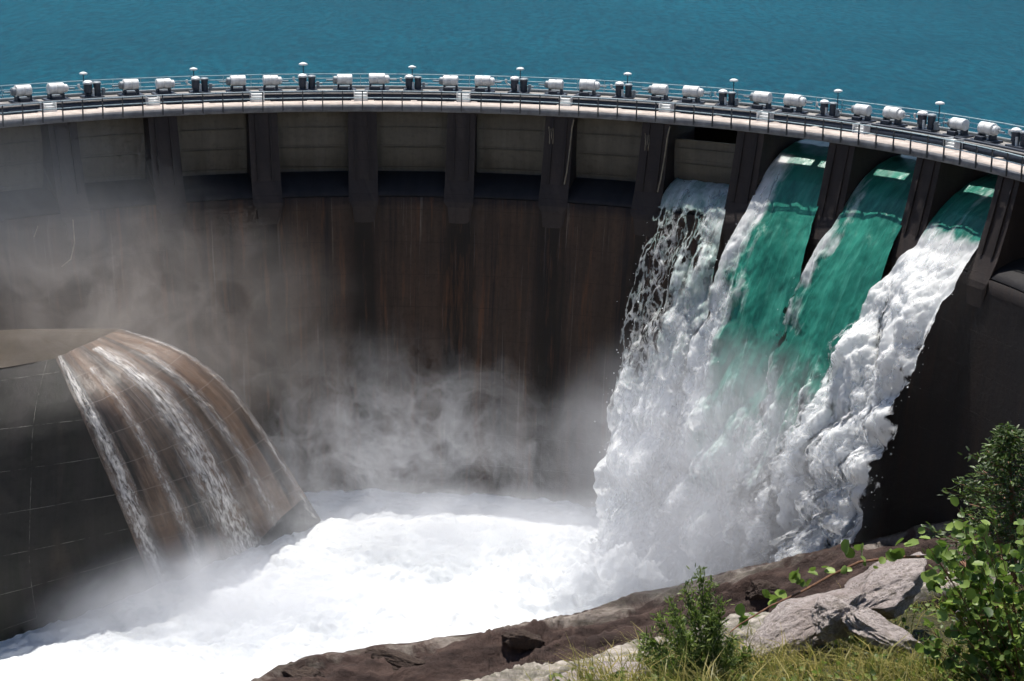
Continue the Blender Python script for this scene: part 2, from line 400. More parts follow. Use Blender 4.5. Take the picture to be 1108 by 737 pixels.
# ------------------------------------------------------------------ dam
BAYNAMES = {-4: 'x', -3: 'second bay from the left edge', -2: 'third bay from the left', -1: 'fourth bay from the left',
            0: 'middle bay, fifth from the left', 1: 'sixth bay from the left', 2: 'last dry bay left of the falling water', 3: 'bay of lacy white water',
            4: 'first green water bay', 5: 'second green water bay', 6: 'small rightmost water bay', 7: 'dark abutment right of all the water', 8: 'far right end of the crest'}
dam = thing('arch_dam', 'curved dark concrete dam with gate bays, piers and a pale walkway along its crest', 'dam', D(0, 0, POOL))
bpy.context.view_layer.update()
DI = dam.location
def dpart(name, V, Fq, mat, **kw):
    V = np.asarray(V, float).reshape(-1, 3) - np.array(DI)
    return mesh_obj(name, V, Fq, mat, dam, **kw)
def sweep(name, prof, mat, k0=-8.6, k1=10.2, n=380, closed=False, smooth=False, fine=None):
    """sweep a (w, z) profile along the crest"""
    prof = np.array(prof, float)
    if closed: prof = np.vstack([prof, prof[:1]])
    if fine:
        q = [prof[0]]
        for a, b in zip(prof[:-1], prof[1:]):
            m = max(1, int(np.linalg.norm(b - a) / fine))
            q += [a + (b - a) * (i + 1) / m for i in range(m)]
        prof = np.array(q)
    kk = np.linspace(k0, k1, max(2, n))
    Kg = np.repeat(kk[:, None], len(prof), 1)
    L = np.concatenate([[0], np.cumsum(np.linalg.norm(np.diff(prof, axis=0), axis=1))])
    V = D(Kg, prof[None, :, 0] + 0 * Kg, prof[None, :, 1] + 0 * Kg)
    uv = np.stack([Kg * B, np.repeat(-L[None, :], len(kk), 0) + 30], -1)
    f = grid_faces(*Kg.shape)
    V = V.reshape(-1, 3); uv = uv.reshape(-1, 2); faces = f
    o = dpart(name, V, faces, mat, uv=uv, smooth=smooth)
    if closed:
        import bmesh
        bm = bmesh.new(); bm.from_mesh(o.data); bmesh.ops.remove_doubles(bm, verts=bm.verts, dist=1e-4)
        bmesh.ops.holes_fill(bm, edges=[e for e in bm.edges if e.is_boundary]); bmesh.ops.recalc_face_normals(bm, faces=bm.faces); bm.to_mesh(o.data); bm.free()
    return o
# body: ogee sill, lip, long lower wall, upstream face
sweep('sill', [(5.9, -5.5), (3.6, -5.2), (2.2, -5.15), (.9, -5.4), (-.3, -5.8), (-1.1, -6.2), (-1.45, -6.5), (-1.45, -6.62), (5.9, -6.62)], M['sill'], closed=True, fine=1.5)
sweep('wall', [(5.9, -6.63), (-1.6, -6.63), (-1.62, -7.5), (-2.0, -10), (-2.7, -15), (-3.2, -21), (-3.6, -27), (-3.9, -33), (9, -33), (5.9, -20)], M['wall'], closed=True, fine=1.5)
# deck
sweep('walkway', [(0, 0), (2.0, 0), (2.0, -.36), (0, -.36)], M['deck'], closed=True)
sweep('fascia', [(-.07, -.02), (-.005, -.02), (-.005, -.52), (-.07, -.52)], M['fascia'], closed=True)
sweep('equipment_platform', [(2.75, .397), (6.1, .397), (6.1, -.36), (2.75, -.36)], M['steel'], closed=True)
sweep('platform_slab', [(2.70, .48), (6.1, .48), (6.1, .40), (2.70, .40)], M['platform'], closed=True)
sweep('cable_tray', [(3.0, .484), (3.3, .484), (3.3, .60), (3.0, .60)], M['steel'], closed=True)
sweep('cable_tray', [(5.1, .484), (5.25, .484), (5.25, .72), (5.1, .72)], M['mid'], closed=True)
# slab between walkway and platform, open in two slots per bay
for k in range(-5, 9):
    for a, b in ((-.10, .12), (.475, .495), ):
        sweep('slab_strip', [(2.0, -.03), (2.75, -.03), (2.75, -.33), (2.0, -.33)], M['deck'], k + a, k + b + (.04 if a > 0 else 0), 8, closed=True)
sweep('slab_strip', [(2.0, -.03), (2.75, -.03), (2.75, -.33), (2.0, -.33)], M['deck'], -8.6, -5.1, 40, closed=True)
sweep('slab_strip', [(2.0, -.03), (2.75, -.03), (2.75, -.33), (2.0, -.33)], M['deck'], 8.1, 10.2, 30, closed=True)

def extrude_profile(prof, th0, th1=None):
    """(w,z) polygon -> solid in local frame; half-thickness may vary per point"""
    n = len(prof); t = th0 if isinstance(th0, (list, tuple)) else [th0] * n
    v = [(-t[i], prof[i][0], prof[i][1]) for i in range(n)] + [(t[i], prof[i][0], prof[i][1]) for i in range(n)]
    f = [tuple(range(n)), tuple(range(2 * n - 1, n - 1, -1))] + [(i, i + n, (i + 1) % n + n, (i + 1) % n) for i in range(n)]
    return np.array(v, float), f
PIERP = [(.15, -.38), (-.10, -1.6), (-.5, -3.4), (-1.05, -5.4), (-1.72, -6.9), (-1.80, -7.3), (-1.75, -9.4), (1.5, -9.4), (5.7, -7), (5.7, -.38)]
PIERT = [1.05, 1.05, 1.06, 1.08, 1.1, .8, .62, .9, 1.05, 1.05]
for k in range(-6, 9):
    p, tx, ny, a = frame(k)
    v, f = extrude_profile(PIERP, PIERT)
    W = p + v[:, :1] * tx + v[:, 1:2] * ny + v[:, 2:] * np.array([0, 0, 1])
    uv = np.stack([v[:, 0] + v[:, 1] * .9 + k * 9.1, v[:, 2] + 40], -1)
    o = dpart('pier', W, f, M['pier'], uv=uv)
    # recess rib on the nose
    mb = MB()
    for sx in (-.62, .42):
        q = [(sx, .20, -.5), (sx + .2, .20, -.5), (sx + .2, -1.0, -5.4), (sx, -1.0, -5.4), (sx, .04, -.5), (sx + .2, .04, -.5), (sx + .2, -1.14, -5.4), (sx, -1.14, -5.4)]
        mb.add([(p + x * tx + (y - .0) * ny + np.array([0, 0, z])) - np.array(DI) for x, y, z in q], [(0, 1, 2, 3), (7, 6, 5, 4), (0, 4, 5, 1), (1, 5, 6, 2), (2, 6, 7, 3), (3, 7, 4, 0)])
    r = mb.build('nose_rib', M['pier'], o); r.parent = o
    if k in (2, 3):  # pale mineral streaks on the pier, modelled as thin tubes
        mb = MB(); x0 = .75 if k > 1 else .6
        pts = [(x0 + .35, -.05, -.7), (x0 + .25, -.2, -1.3), (x0 + .2, -.45, -2.6), (x0 + .1, -.9, -4.4), (x0, -1.2, -5.3)]
        mb.tube([tuple((p + x * tx + y * ny + np.array([0, 0, z])) - np.array(DI)) for x, y, z in pts], .05, 6)
        r = mb.build('efflorescence_streak', M['efflorescence'], o, True); r.parent = o
        if k in (2, 3):
            mb = MB()
            for xx in (-.75, -.45, -.6):
                q = [(xx, -.12, -1.3), (xx + .12 * math.sin(xx * 40), -.3, -1.9), (xx * .8, -.45, -2.5 - .6 * (xx == -.6))]
                mb.tube([tuple((p + x * tx + y * ny + np.array([0, 0, z])) - np.array(DI)) for x, y, z in q], .03, 6)
        r = mb.build('efflorescence_streak', M['efflorescence'], o, True); r.parent = o
# gates: shut in the dry bays, raised out of the water in the open ones
for k in range(-5, 9):
    kc = k + .5
    if k in (4, 5, 6): continue
    top, bot = (-.40, -5.25)
    if k == 3: top, bot = (-1.75, -4.9)
    us = np.linspace(-.5 + 1.0 / B, .5 - 1.0 / B, 9)
    zs = np.linspace(top, bot, 14)
    Kg, Zg = np.meshgrid(kc + us, zs, indexing='ij')
    cz = (Zg + 5.2) / 4.8
    wf = 1.3 + .7 * (cz - .5) ** 2 * 2
    Vf = D(Kg, wf, Zg).reshape(-1, 3); Vb = D(Kg, wf + .25, Zg).reshape(-1, 3)
    n, m_ = Kg.shape; N = n * m_
    fF = grid_faces(n, m_); idx = np.arange(N).reshape(n, m_)
    ring = list(idx[:, 0]) + list(idx[-1, 1:]) + list(idx[-2::-1, -1]) + list(idx[0, -2:0:-1])
    side = np.array([[ring[i], ring[(i + 1) % len(ring)], ring[(i + 1) % len(ring)] + N, ring[i] + N] for i in range(len(ring))])
    fc = np.vstack([fF, fF[:, ::-1] + N, side])
    uv = np.stack([Kg * B, Zg + 20], -1).reshape(-1, 2)
    g = dpart('gate', np.vstack([Vf, Vb]), fc, M['gate'], uv=np.vstack([uv, uv]), smooth=False)
    mb = MB()
    for z in ([-1.9, -3.4, -4.9] if k != 3 else [-2.4, -3.5]):
        a_, b_ = kc - .5 + 1.05 / B, kc + .5 - 1.05 / B
        w0 = 1.3 + .7 * ((z + 5.2) / 4.8 - .5) ** 2 * 2
        q = [D(kk_, w_, z_) - np.array(DI) for kk_ in (a_, b_) for w_, z_ in ((w0 - .03, z), (w0 + .05, z), (w0 + .05, z + .05), (w0 - .03, z + .05))]
        mb.add(q, [(0, 1, 2, 3), (7, 6, 5, 4), (0, 4, 5, 1), (1, 5, 6, 2), (2, 6, 7, 3), (3, 7, 4, 0)])
    mb.build('stiffener', M['gate'], g)

# ------------------------------------------------------------------ railings
def railing(name, label, w, z0, h, step, nrails, pr, postmat, k0=-6, k1=9):
    p = D(0, w, z0); t = thing(name, label, 'railing', p)
    for i in range(nrails):
        zz = z0 + h * (i + 1) / nrails
        r = .032
        prof = [(w - r, zz - r), (w + r, zz - r), (w + r, zz + r), (w - r, zz + r), (w - r, zz - r)]
        kk = np.linspace(k0, k1, 200); Kg = np.repeat(kk[:, None], 5, 1); pf = np.array(prof)
        V = D(Kg, pf[None, :, 0] + 0 * Kg, pf[None, :, 1] + 0 * Kg).reshape(-1, 3) - p
        mesh_obj('rail', V, grid_faces(*Kg.shape), M['rail'], t)
    mb = MB().box(-pr, pr, -pr, pr, -.42 if w < 1 else 0, h + .02, .01)
    me = None
    for kk in np.arange(k0, k1 + .01, step):
        q, tx, ny, a = frame(kk)
        if me is None:
            o = mb.build('post', postmat, t); me = o.data
        else:
            o = bpy.data.objects.new('post', me); C.objects.link(o); o.parent = t
        o.location = [float(v) for v in (D(kk, w, z0) - p)]; o.rotation_euler = (0, 0, -a)
    return t
railing('railing', 'thin railing of dark posts along the downstream edge of the pale walkway', -.12, 0, 1.0, .2, 2, .04, M['post'])
railing('railing', 'pale rail on the lake side of the crest, behind the white drums', 6.0, .48, 1.0, .25, 3, .022, M['rail'])

# ------------------------------------------------------------------ hoist machinery
def make_drum(ext):
    t = thing('hoist_drum', '', 'hoist drum', group='white hoist drums along the crest'); t.scale = (1.12, 1.12, 1.12)
    mb = MB().cyl((-.52, 0, .74), (.52, 0, .74), .36, 20, rings=[(0, .30), (.04, .36), (.48, .36), (.50, .335), (.54, .335), (.56, .36), (1.0, .36), (1.04, .30)])
    mb.build('casing', M['drum'], t, True)
    s = -1 if ext < 0 else 1
    mb = MB().cyl((s * .52, 0, .72), (s * .80, 0, .72), .27, 16, rings=[(0, .27), (.2, .27), (.28, .17)])
    mb.build('end_gear', M['drum'] if ext > 0 else M['mid'], t, True)
    for x in (-.42, .42):
        MB().box(x - .06, x + .06, -.28, .28, .14, .44).box(x - .1, x + .1, -.33, .33, .12, .16).build('leg', M['steel'], t)
    MB().box(-.78, .78, -.55, .5, 0, .12, .02).box(-.4, .2, -.62, -.3, .12, .34, .02).build('base_plate', M['steel'], t)
    MB().cyl((s * .78, 0, .70), (s * 1.25, 0, .70), .05, 8).build('drive_shaft', M['mid'], t, True)
    return t
def make_motor():
    t = thing('hoist_motor', '', 'hoist motor', group='dark hoist motors in the middle of each bay')
    MB().box(-.75, .75, -.5, .5, 0, .14, .02).build('base_plate', M['steel'], t)
    MB().cyl((-.30, -.05, .14), (-.30, -.05, 1.0), .27, 16, rings=[(0, .22), (.2, .24), (.24, .3), (.7, .3), (.86, .3)]).build('motor_body', M['steel'], t, True)
    MB().cyl((-.30, -.05, 1.0), (-.30, -.05, 1.25), .36, 16, rings=[(0, .36), (.12, .34), (.21, .22), (.25, .08)]).build('motor_cap', M['drum'], t, True)
    MB().cyl((.38, .05, .14), (.38, .05, .98), .25, 16, rings=[(0, .26), (.5, .24), (.84, .26)]).build('gear_case', M['steel'], t, True)
    MB().cyl((.38, .05, .98), (.38, .05, 1.12), .33, 16, rings=[(0, .33), (.08, .31), (.14, .2)]).build('gear_cap', M['mid'], t, True)
    MB().cyl((.0, -.25, .14), (.0, -.25, .7), .09, 10).cyl((-.62, 0, .55), (-.95, 0, .75), .05, 8).cyl((-.95, 0, .75), (-.95, 0, 1.0), .09, 8).build('brake_arm', M['drum'], t, True)
    MB().cyl((.6, 0, .5), (1.15, 0, .5), .05, 8).box(.72, .92, -.14, .14, .14, .66).build('coupling', M['mid'], t)
    return t
def make_lamp():
    t = thing('street_lamp', '', 'lamp', group='short lamps along the lake side of the crest')
    MB().cyl((0, 0, 0), (0, 0, 1.62), .035, 8).cyl((0, 0, 0), (0, 0, .1), .09, 8).build('pole', M['steel'], t, True)
    MB().cyl((0, 0, 1.60), (0, 0, 1.82), .3, 16, rings=[(0, .24), (.03, .32), (.12, .30), (.19, .14), (.21, .04)]).build('lamp_shade', M['drum'], t, True)
    return t
def make_steps():
    t = thing('access_steps', '', 'steps', group='white access steps over the piers')
    mb = MB()
    for i in range(3): mb.box(-.42, .42, .22 * i - .1, .75, .165 * i, .165 * (i + 1) - .003 * i, .01)
    mb.build('tread_block', M['drum'], t)
    MB().box(-.47, -.43, -.1, .75, 0, .62).box(.43, .47, -.1, .75, 0, .62).build('side_plate', M['drum'], t)
    return t
dr = {-1: make_drum(-1), 1: make_drum(1)}; mo = make_motor(); la = make_lamp(); st = make_steps()
ORD = {-4: 'at the very left edge of the picture', -3: 'above the second bay from the left', -2: 'above the third bay from the left', -1: 'above the fourth bay from the left',
       0: 'above the fifth bay from the left', 1: 'above the sixth bay from the left', 2: 'above the last dry bay before the falls', 3: 'above the lacy white fall',
       4: 'above the first green fall', 5: 'above the second green fall', 6: 'above the rightmost fall', 7: 'right of all the falls'}
PORD = {-4: 'off the left edge', -3: 'over the first pier from the left', -2: 'over the second pier from the left', -1: 'over the third pier from the left', 0: 'over the fourth pier from the left',
        1: 'over the fifth pier from the left', 2: 'over the sixth pier from the left', 3: 'over the pier just left of the lacy fall', 4: 'over the pier right of the lacy fall',
        5: 'over the pier between the two green falls', 6: 'over the pier left of the rightmost fall', 7: 'over the pier right of all the falls'}
used = set()
def place(proto, key, k, w, z, label, jit=0.):
    _, _, _, a = frame(k); loc = D(k, w, z)
    if key not in used:
        used.add(key); proto.location = [float(v) for v in loc]; proto.rotation_euler = (0, 0, -a + jit); proto['label'] = label; return proto
    r = dup(proto, loc, -a + jit, label); q = random.uniform(.93, 1.08); r.scale = [c * q for c in proto.scale]; return r
PZ = .48
for k in range(-4, 8):
    if k > -4:
        if k < 8: place(dr[-1], 'dl', k - .155, 4.1, PZ, 'white hoist drum left of the steps ' + PORD[k], random.uniform(-.02, .02))
        place(st, 'st', k - .01, 2.05, 0.0, 'white steps ' + PORD[k])
    if k < 7 and k > -4 or k == -4:
        if k > -4: place(dr[1], 'drr', k + .15, 4.1, PZ, 'bulky-ended white drum right of the steps ' + PORD[k], random.uniform(-.02, .02))
    place(mo, 'mo', k + .49, 4.2, PZ, 'dark white-capped hoist motor ' + ORD[k])
    place(la, 'la', k + .475, 5.7, PZ, 'short white-headed lamp ' + ORD[k])
place(dr[1], 'drr', 7.15, 4.1, PZ, 'bulky-ended white drum right of the steps ' + PORD[7])

# ------------------------------------------------------------------ falling water
G = 9.81
def jet_path(lip_speed, ang, n=400, start=6.4):
    top = [(start, RES - .03)]
    if start > 5: top += [(4.2, -1.62), (2.6, -2.05), (1.3, -2.75), (.2, -3.6), (-.8, -4.65), (-1.7, -5.85)]
    else: top = [(1.4, -4.7), (.4, -4.95), (-.5, -5.35), (-1.2, -5.9), (-1.75, -6.5)]
    w, z = top[-1]; vh, vz = lip_speed * math.cos(ang), lip_speed * math.sin(ang); t = 0; pts = list(top)
    while z > POOL - 1.5:
        t += .02; pts.append((top[-1][0] - vh * t, top[-1][1] - vz * t - .5 * G * t * t)); z = pts[-1][1]
    P = np.array(pts); L = np.concatenate([[0], np.cumsum(np.linalg.norm(np.diff(P, axis=0), axis=1))])
    s = np.linspace(0, L[-1], n)
    return np.stack([np.interp(s, L, P[:, 0]), np.interp(s, L, P[:, 1])], -1), s
def ico(sub):
    import bmesh
    bm = bmesh.new(); bmesh.ops.create_icosphere(bm, subdivisions=sub, radius=1)
    v = np.array([x.co[:] for x in bm.verts]); f = np.array([[x.index for x in q.verts] for q in bm.faces]); bm.free(); return v, f
ICO2 = ico(2); ICO1 = ico(1)
def blobs(P, R, seed, sub=ICO2, amp=.45):
    v, f = sub; n = len(P)
    sq = np.random.RandomState(seed).uniform(.7, 1.3, (n, 1, 3))
    V = P[:, None, :] + v[None] * R[:, None, None] * sq
    d = 1 + amp * 2 * (billow(*(V / (R[:, None, None] * 1.1)).transpose(2, 0, 1), o=2) - .4)
    V = P[:, None, :] + v[None] * (R[:, None] * d)[..., None] * sq
    Fq = (f[None] + (np.arange(n) * len(v))[:, None, None]).reshape(-1, 3)
    return V.reshape(-1, 3), Fq
def make_fall(kc, label, seed, speed, ang, hw_top, hw_bot, foamfn, densfn, start=6.4, side_shift=0., nu=150, nv=420, nblob=900, ampk=1.):
    path, s = jet_path(speed, ang, nv, start)
    p, tx, ny, a = frame(kc)
    u = np.linspace(-1, 1, nu)
    U, S = np.meshgrid(u, s, indexing='ij'); W = np.interp(S, s, path[:, 0]); Z = np.interp(S, s, path[:, 1])
    fall = np.clip((-6.0 - Z) / 20., 0, 1.1)
    hw = hw_top + (hw_bot - hw_top) * np.clip(fall, 0, 1) ** .6
    edge = .5 * fbm(S * .35 + seed, U * 0 + np.sign(U) * 3, S * 0 + seed * 1.7, 4) * sstep(0, .3, fall) * (.3 + 1.2 * fall)
    lat = U * hw + edge * np.abs(U) ** 2 * np.sign(U) + side_shift * fall
    dp = np.gradient(path, axis=0); dp /= np.linalg.norm(dp, axis=1)[:, None]
    nw, nz = np.interp(S, s, dp[:, 1]), np.interp(S, s, -dp[:, 0])     # outward (upper) normal in (w,z)
    fo = foamfn(U, S, Z, fall)
    amp = (.03 + fo * .35 * sstep(-3.5, -9, Z) + fall * .72 * np.clip(fo + .25, 0, 1)) * ampk * (1 - .5 * np.abs(U) ** 4)
    b1 = billow(lat * .46 + seed, S * .20, fo * .3 + seed, 5, .38); b2 = billow(lat * 1.3, S * .8, seed + 2.2, 3, .55)
    disp = amp * ((b1 - .35) * 2.8 + (b2 - .4) * .5) - .5 * np.abs(U) ** 3 * fall
    disp += .10 * fbm(lat * .9, S * .45, seed, 3) * sstep(-2.5, -5, Z)
    V = p + lat[..., None] * tx + (W + nw * disp)[..., None] * ny; V[..., 2] += Z + nz * disp
    V[..., 2] += fall * 0
    de = densfn(U, S, Z, fall)
    uv = np.stack([lat + kc * 13, S], -1)
    # torn clumps of foam thrown off the sheet, mostly along its edges and low down
    rs = np.random.RandomState(seed)
    fl = rs.beta(1.6, 1.2, nblob); uu = np.where(rs.rand(nblob) < .35, np.sign(rs.randn(nblob)) * rs.uniform(.8, 1.06, nblob), rs.uniform(-1, 1, nblob))
    zz = -6.5 - fl * 21
    si = np.interp(-zz, -path[:, 1], s)
    iu = np.clip(((uu + 1) / 2 * (nu - 1)).round().astype(int), 0, nu - 1); is_ = np.clip((si / s[-1] * (nv - 1)).round().astype(int), 0, nv - 1)
    okb = fo[iu, is_] > .45
    P = V[iu, is_] + rs.normal(0, .22, (nblob, 3)) * (1 + 1.2 * fl[:, None]) + (uu - np.clip(uu, -1, 1))[:, None] * hw_bot * tx
    R = rs.gamma(2.0, .011, nblob) * (.7 + .6 * fl) + .012
    P, R = P[okb], R[okb]
    bv, bf = blobs(P, R, seed, ICO1)
    N = nu * nv; gf = grid_faces(nu, nv)
    tri = np.vstack([gf[:, [0, 1, 2]], gf[:, [0, 2, 3]]])
    # veils of spray riding outside the sheet, torn open
    Vs, Fs, fs, ds, us = [V.reshape(-1, 3)], [tri], [fo.ravel()], [de.ravel()], [uv.reshape(-1, 2)]
    for li, (off, dv) in enumerate(((.30, .30), (.65, .22), (1.05, .14))):
        c1_ = billow(lat * .8 + seed + li * 9, S * .26, li * 3.3 + seed, 5, .40)
        d2 = disp + (off + amp * 1.2 * (c1_ - .3)) * (.25 + fall) * np.clip(fo * 1.5 - .5, 0, 1)
        lat2 = lat * (1 + .04 * (li + 1) * fall)
        V2 = p + lat2[..., None] * tx + (W + nw * d2)[..., None] * ny; V2[..., 2] += Z + nz * d2
        keep = (fo.ravel()[tri].min(1) > .5); Vs.append(V2.reshape(-1, 3)); Fs.append(tri[keep] + N * (li + 1)); fs.append(np.full(N, 1.4)); us.append(uv.reshape(-1, 2) + li * 5.3 + 3)
        ds.append(np.where(fo > .55, dv - .35 * sstep(.7, 1, np.abs(U)) + .25 * fbm(U * 1.5, S * .15, seed + li * 4., 3) + .12 * (fall - .5), -.6).ravel())
    Nn = sum(len(q) for q in Vs)
    Fq = np.vstack(Fs + [bf + Nn])
    Va = np.vstack(Vs + [bv]) - p
    fo2 = np.concatenate(fs + [np.full(len(bv), 1.3)]); de2 = np.concatenate(ds + [np.full(len(bv), 1.4)])
    uv2 = np.vstack(us + [bv[:, [0, 2]]])
    o = mesh_obj('waterfall', Va, Fq, M['fall'], None, True, uv2, {'foam': fo2, 'dens': de2})
    o.location = [float(v) for v in p]
    tag(o, label, 'waterfall', 'water pouring through the open gates'); return o
one = lambda U, S, Z, f: 1.35 - 1.15 * sstep(.62, 1.0, np.abs(U) + .18 * fbm(S * .5, U * 2, 3.3, 4)) * sstep(.02, .25, f)
make_fall(3.5, 'lacy white fall at the left of the four, torn open over dark wall', 3, 7.2, math.radians(42), 2.55, 3.6,
          lambda U, S, Z, f: .62 + .5 * f + .2 * fbm(U * 2, S * .3, 1.0, 3) * (1 - f),
          lambda U, S, Z, f: .36 + .75 * sstep(.35, .8, f + .25 * (U > 0) + .25 * fbm(U * 1.5, S * .15, 4.4, 3)) + .9 * sstep(-6.6, -5.4, Z) + .25 * sstep(.2, .9, U), start=2, nblob=350, side_shift=.9)
make_fall(4.5, 'second fall from the left, glassy green with a white foaming left side', 5, 8.6, math.radians(48), 2.65, 4.3,
          lambda U, S, Z, f: np.clip(1.05 - sstep(-1.0, -.05, U - .05 * sstep(-2.2, -8, Z) + .35 * fbm(S * .25, U * 1.5, 2.2, 4)) * 1.15 + sstep(.32, .95, f + .2 * fbm(U * 2, S * .2, 8., 3)) * .95, -.1, 1.2) * sstep(-1.9, -2.6, Z), one, nblob=350)
make_fall(5.5, 'third fall from the left, widest green sheet between two piers', 8, 8.8, math.radians(48), 2.65, 4.2,
          lambda U, S, Z, f: np.clip(1.0 - sstep(-1.15, -.35, U + .05 * sstep(-3, -9, Z) + .35 * fbm(S * .25, U * 1.5, 7.2, 4)) * 1.12 + sstep(.26, .80, f + .2 * fbm(U * 2, S * .2, 3., 3)) * 1.0, -.1, 1.2) * sstep(-2.2, -3.2, Z), one, nblob=350)
make_fall(6.5, 'rightmost fall bursting into a sunlit mass of white foam', 12, 7.6, math.radians(36), 2.5, 4.9,
          lambda U, S, Z, f: np.clip(sstep(-4.2, -5.6, Z + .5 * fbm(U * 2, S * .5, 3, 3)) * 1.25 + .35 * np.exp(-((U + .1) / .12) ** 2) * sstep(-2., -2.5, Z), 0, 1.25), one, nblob=350, side_shift=-.9, ampk=1.25)

# ------------------------------------------------------------------ plunge pool
SHORE = np.array([at_z(x, y, z) for x, y, z in [(-250, 900, POOL), (0, 850, POOL), (200, 775, POOL + .3), (300, 722, POOL + .8), (430, 698, POOL + 1.0), (560, 671, -27.4), (700, 640, -26.4), (800, 614, -24.8), (900, 590, -23.2), (1000, 566, -22), (1108, 542, -20.5), (1250, 515, -18)]])
def shore_y(x): return np.interp(x, SHORE[:, 0], SHORE[:, 1])
def shore_z(x): return np.interp(x, SHORE[:, 0], SHORE[:, 2])
xs = np.linspace(-60, 42, 800); ys = np.linspace(74, 142, 540)
Xg, Yg = np.meshgrid(xs, ys, indexing='ij')
_fp, _, _, _ = frame(5.0); fx, fy = _fp[0] - 10.5, _fp[1] - 8
dist = np.hypot((Xg - fx), (Yg - fy))
turb = .35 + 2.0 * np.exp(-(dist / 9) ** 2) + .5 * np.exp(-((Xg + 12) ** 2 + (Yg - 112) ** 2) / 250)
hz = (billow(Xg * .22, Yg * .22, 1.3, 5, .55) - .3) * 1.8 * turb
hz *= sstep(SHORE[4][1] * 0 - .5, 5, Yg - shore_y(Xg)) * .8 + .2
hz += (billow(Xg * .9, Yg * .9, 7.7, 4, .55) - .3) * .9 * turb * .5
fo = .75 + .5 * np.exp(-(dist / 25) ** 2) + .25 * fbm(Xg * .12, Yg * .12, 3.3, 4)
pool = mesh_obj('plunge_pool_water', np.stack([Xg, Yg, POOL + hz], -1), grid_faces(*Xg.shape), M['pool'], None, True, attrs={'foam': fo})
pool['kind'] = 'structure'
# heap of foam thrown up at the foot of the falls
n = 500; rs = np.random.RandomState(31)
kk = rs.uniform(3.1, 7.0, n); ww = -11.5 + rs.normal(0, 1.8, n)
P = D(kk, ww, POOL + np.abs(rs.normal(0, .9, n))); R = rs.gamma(2.0, .03, n) + .02
bv, bf = blobs(P, R, 5, ICO1)
foot = mesh_obj('foam_heap', bv, bf, M['pool'], None, True, attrs={'foam': np.full(len(bv), 1.4)})
tag(foot, 'white foam boiling up where the falls strike the pool', 'foam', kind='stuff')

# ------------------------------------------------------------------ concrete block with its chute, lower left
ZT = -13.0
S0 = [(60, 388, ZT), (86, 445), (112, 505), (140, 572), (170, 645, POOL - .8)]
SM = [(100, 371, ZT), (152, 388), (190, 440), (225, 505), (262, 612, POOL - .8)]
S1 = [(130, 356, ZT), (185, 371, -13.5), (225, 394, -15.0), (263, 432, -17.9), (300, 487, -22.0), (330, 535, -26.2), (352, 570, POOL - .8)]
def lift(pl):
    n = len(pl); z = [q[2] if len(q) > 2 else None for q in pl]
    if z[1] is None:
        zz = np.interp(np.linspace(0, 1, n), [0, .25, .5, .75, 1], [ZT, -15.4, -19., -23., POOL - .8])
    else: zz = z
    P = np.array([at_z(q[0], q[1], zz[i]) for i, q in enumerate(pl)])
    t = np.linspace(0, 1, n); T = np.linspace(0, 1, 60)
    # smooth interpolation
    out = np.stack([np.interp(T, t, P[:, j]) for j in range(3)], -1)
    for _ in range(30): out[1:-1] = out[1:-1] * .5 + (out[:-2] + out[2:]) * .25
    return out
L0, LM, L1 = lift(S0), lift(SM), lift(S1)
ss = np.linspace(0, 1, 70)
Sg = ss[:, None, None]
mid = LM * .5 + (L0 + L1) * .25
CH = L0[None] * (1 - Sg) + L1[None] * Sg
CH = CH + (np.array([.9, -.7, 0]) * (4 * Sg * (1 - Sg)) * np.sin(np.linspace(0, 1, 60) * math.pi)[None, :, None])
LM = CH[35]
CH[..., 2] += .06 * fbm(CH[..., 0] * .8, CH[..., 1] * .8, CH[..., 2] * .3, 4)
cw = np.concatenate([[0], np.cumsum(np.linalg.norm(np.diff(CH[:, 20], axis=0), axis=1))])
cl = np.concatenate([[0], np.cumsum(np.linalg.norm(np.diff(LM, axis=0), axis=1))])
CUV = np.stack(np.broadcast_arrays(cw[:, None], cl[None, :]), -1)
blk = thing('spillway_block', 'big dark concrete block with a rounded brown chute washed by thin water, lower left', 'concrete block', at_z(60, 388, POOL))
bl = np.array(blk.location)
mesh_obj('chute', CH - bl, grid_faces(*CH.shape[:2]), M['chute'], blk, True, uv=CUV)
# flat top
TL, TR = at_z(-120, 420, ZT), at_z(-120, 362, ZT)
tl = [at_z(-120, 420, ZT)] + [L0[0]]; back = [at_z(-120, 362, ZT), at_z(30, 356, ZT)]
top_edge = CH[:, 0]
V = [tl[0]] + list(top_edge) + [back[1], back[0]]
V = np.array(V); V[:, 2] = np.clip(V[:, 2], ZT - .02, ZT + .08)
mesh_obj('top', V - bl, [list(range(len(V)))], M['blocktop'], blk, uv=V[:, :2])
# left face, battered, with lift joints
A_, B_ = at_z(-140, 422, ZT), L0
bl_bot = at_z(-140, 765, POOL - .8)
T = np.linspace(0, 1, 60); UU = np.linspace(0, 1, 50)
LE = A_[None] * (1 - T[:, None]) + bl_bot[None] * T[:, None]
LF = LE[None] * (1 - UU[:, None, None]) + L0[None] * UU[:, None, None]
dd = .08 * fbm(LF[..., 0] * .7, LF[..., 1] * .7, LF[..., 2] * .7, 4); LF[1:-1, :, 1] += dd[1:-1]
LUV = np.stack([LF[..., 0], LF[..., 2] + 40], -1)
mesh_obj('side_face', LF - bl, grid_faces(50, 60), M['block'], blk, True, uv=LUV)
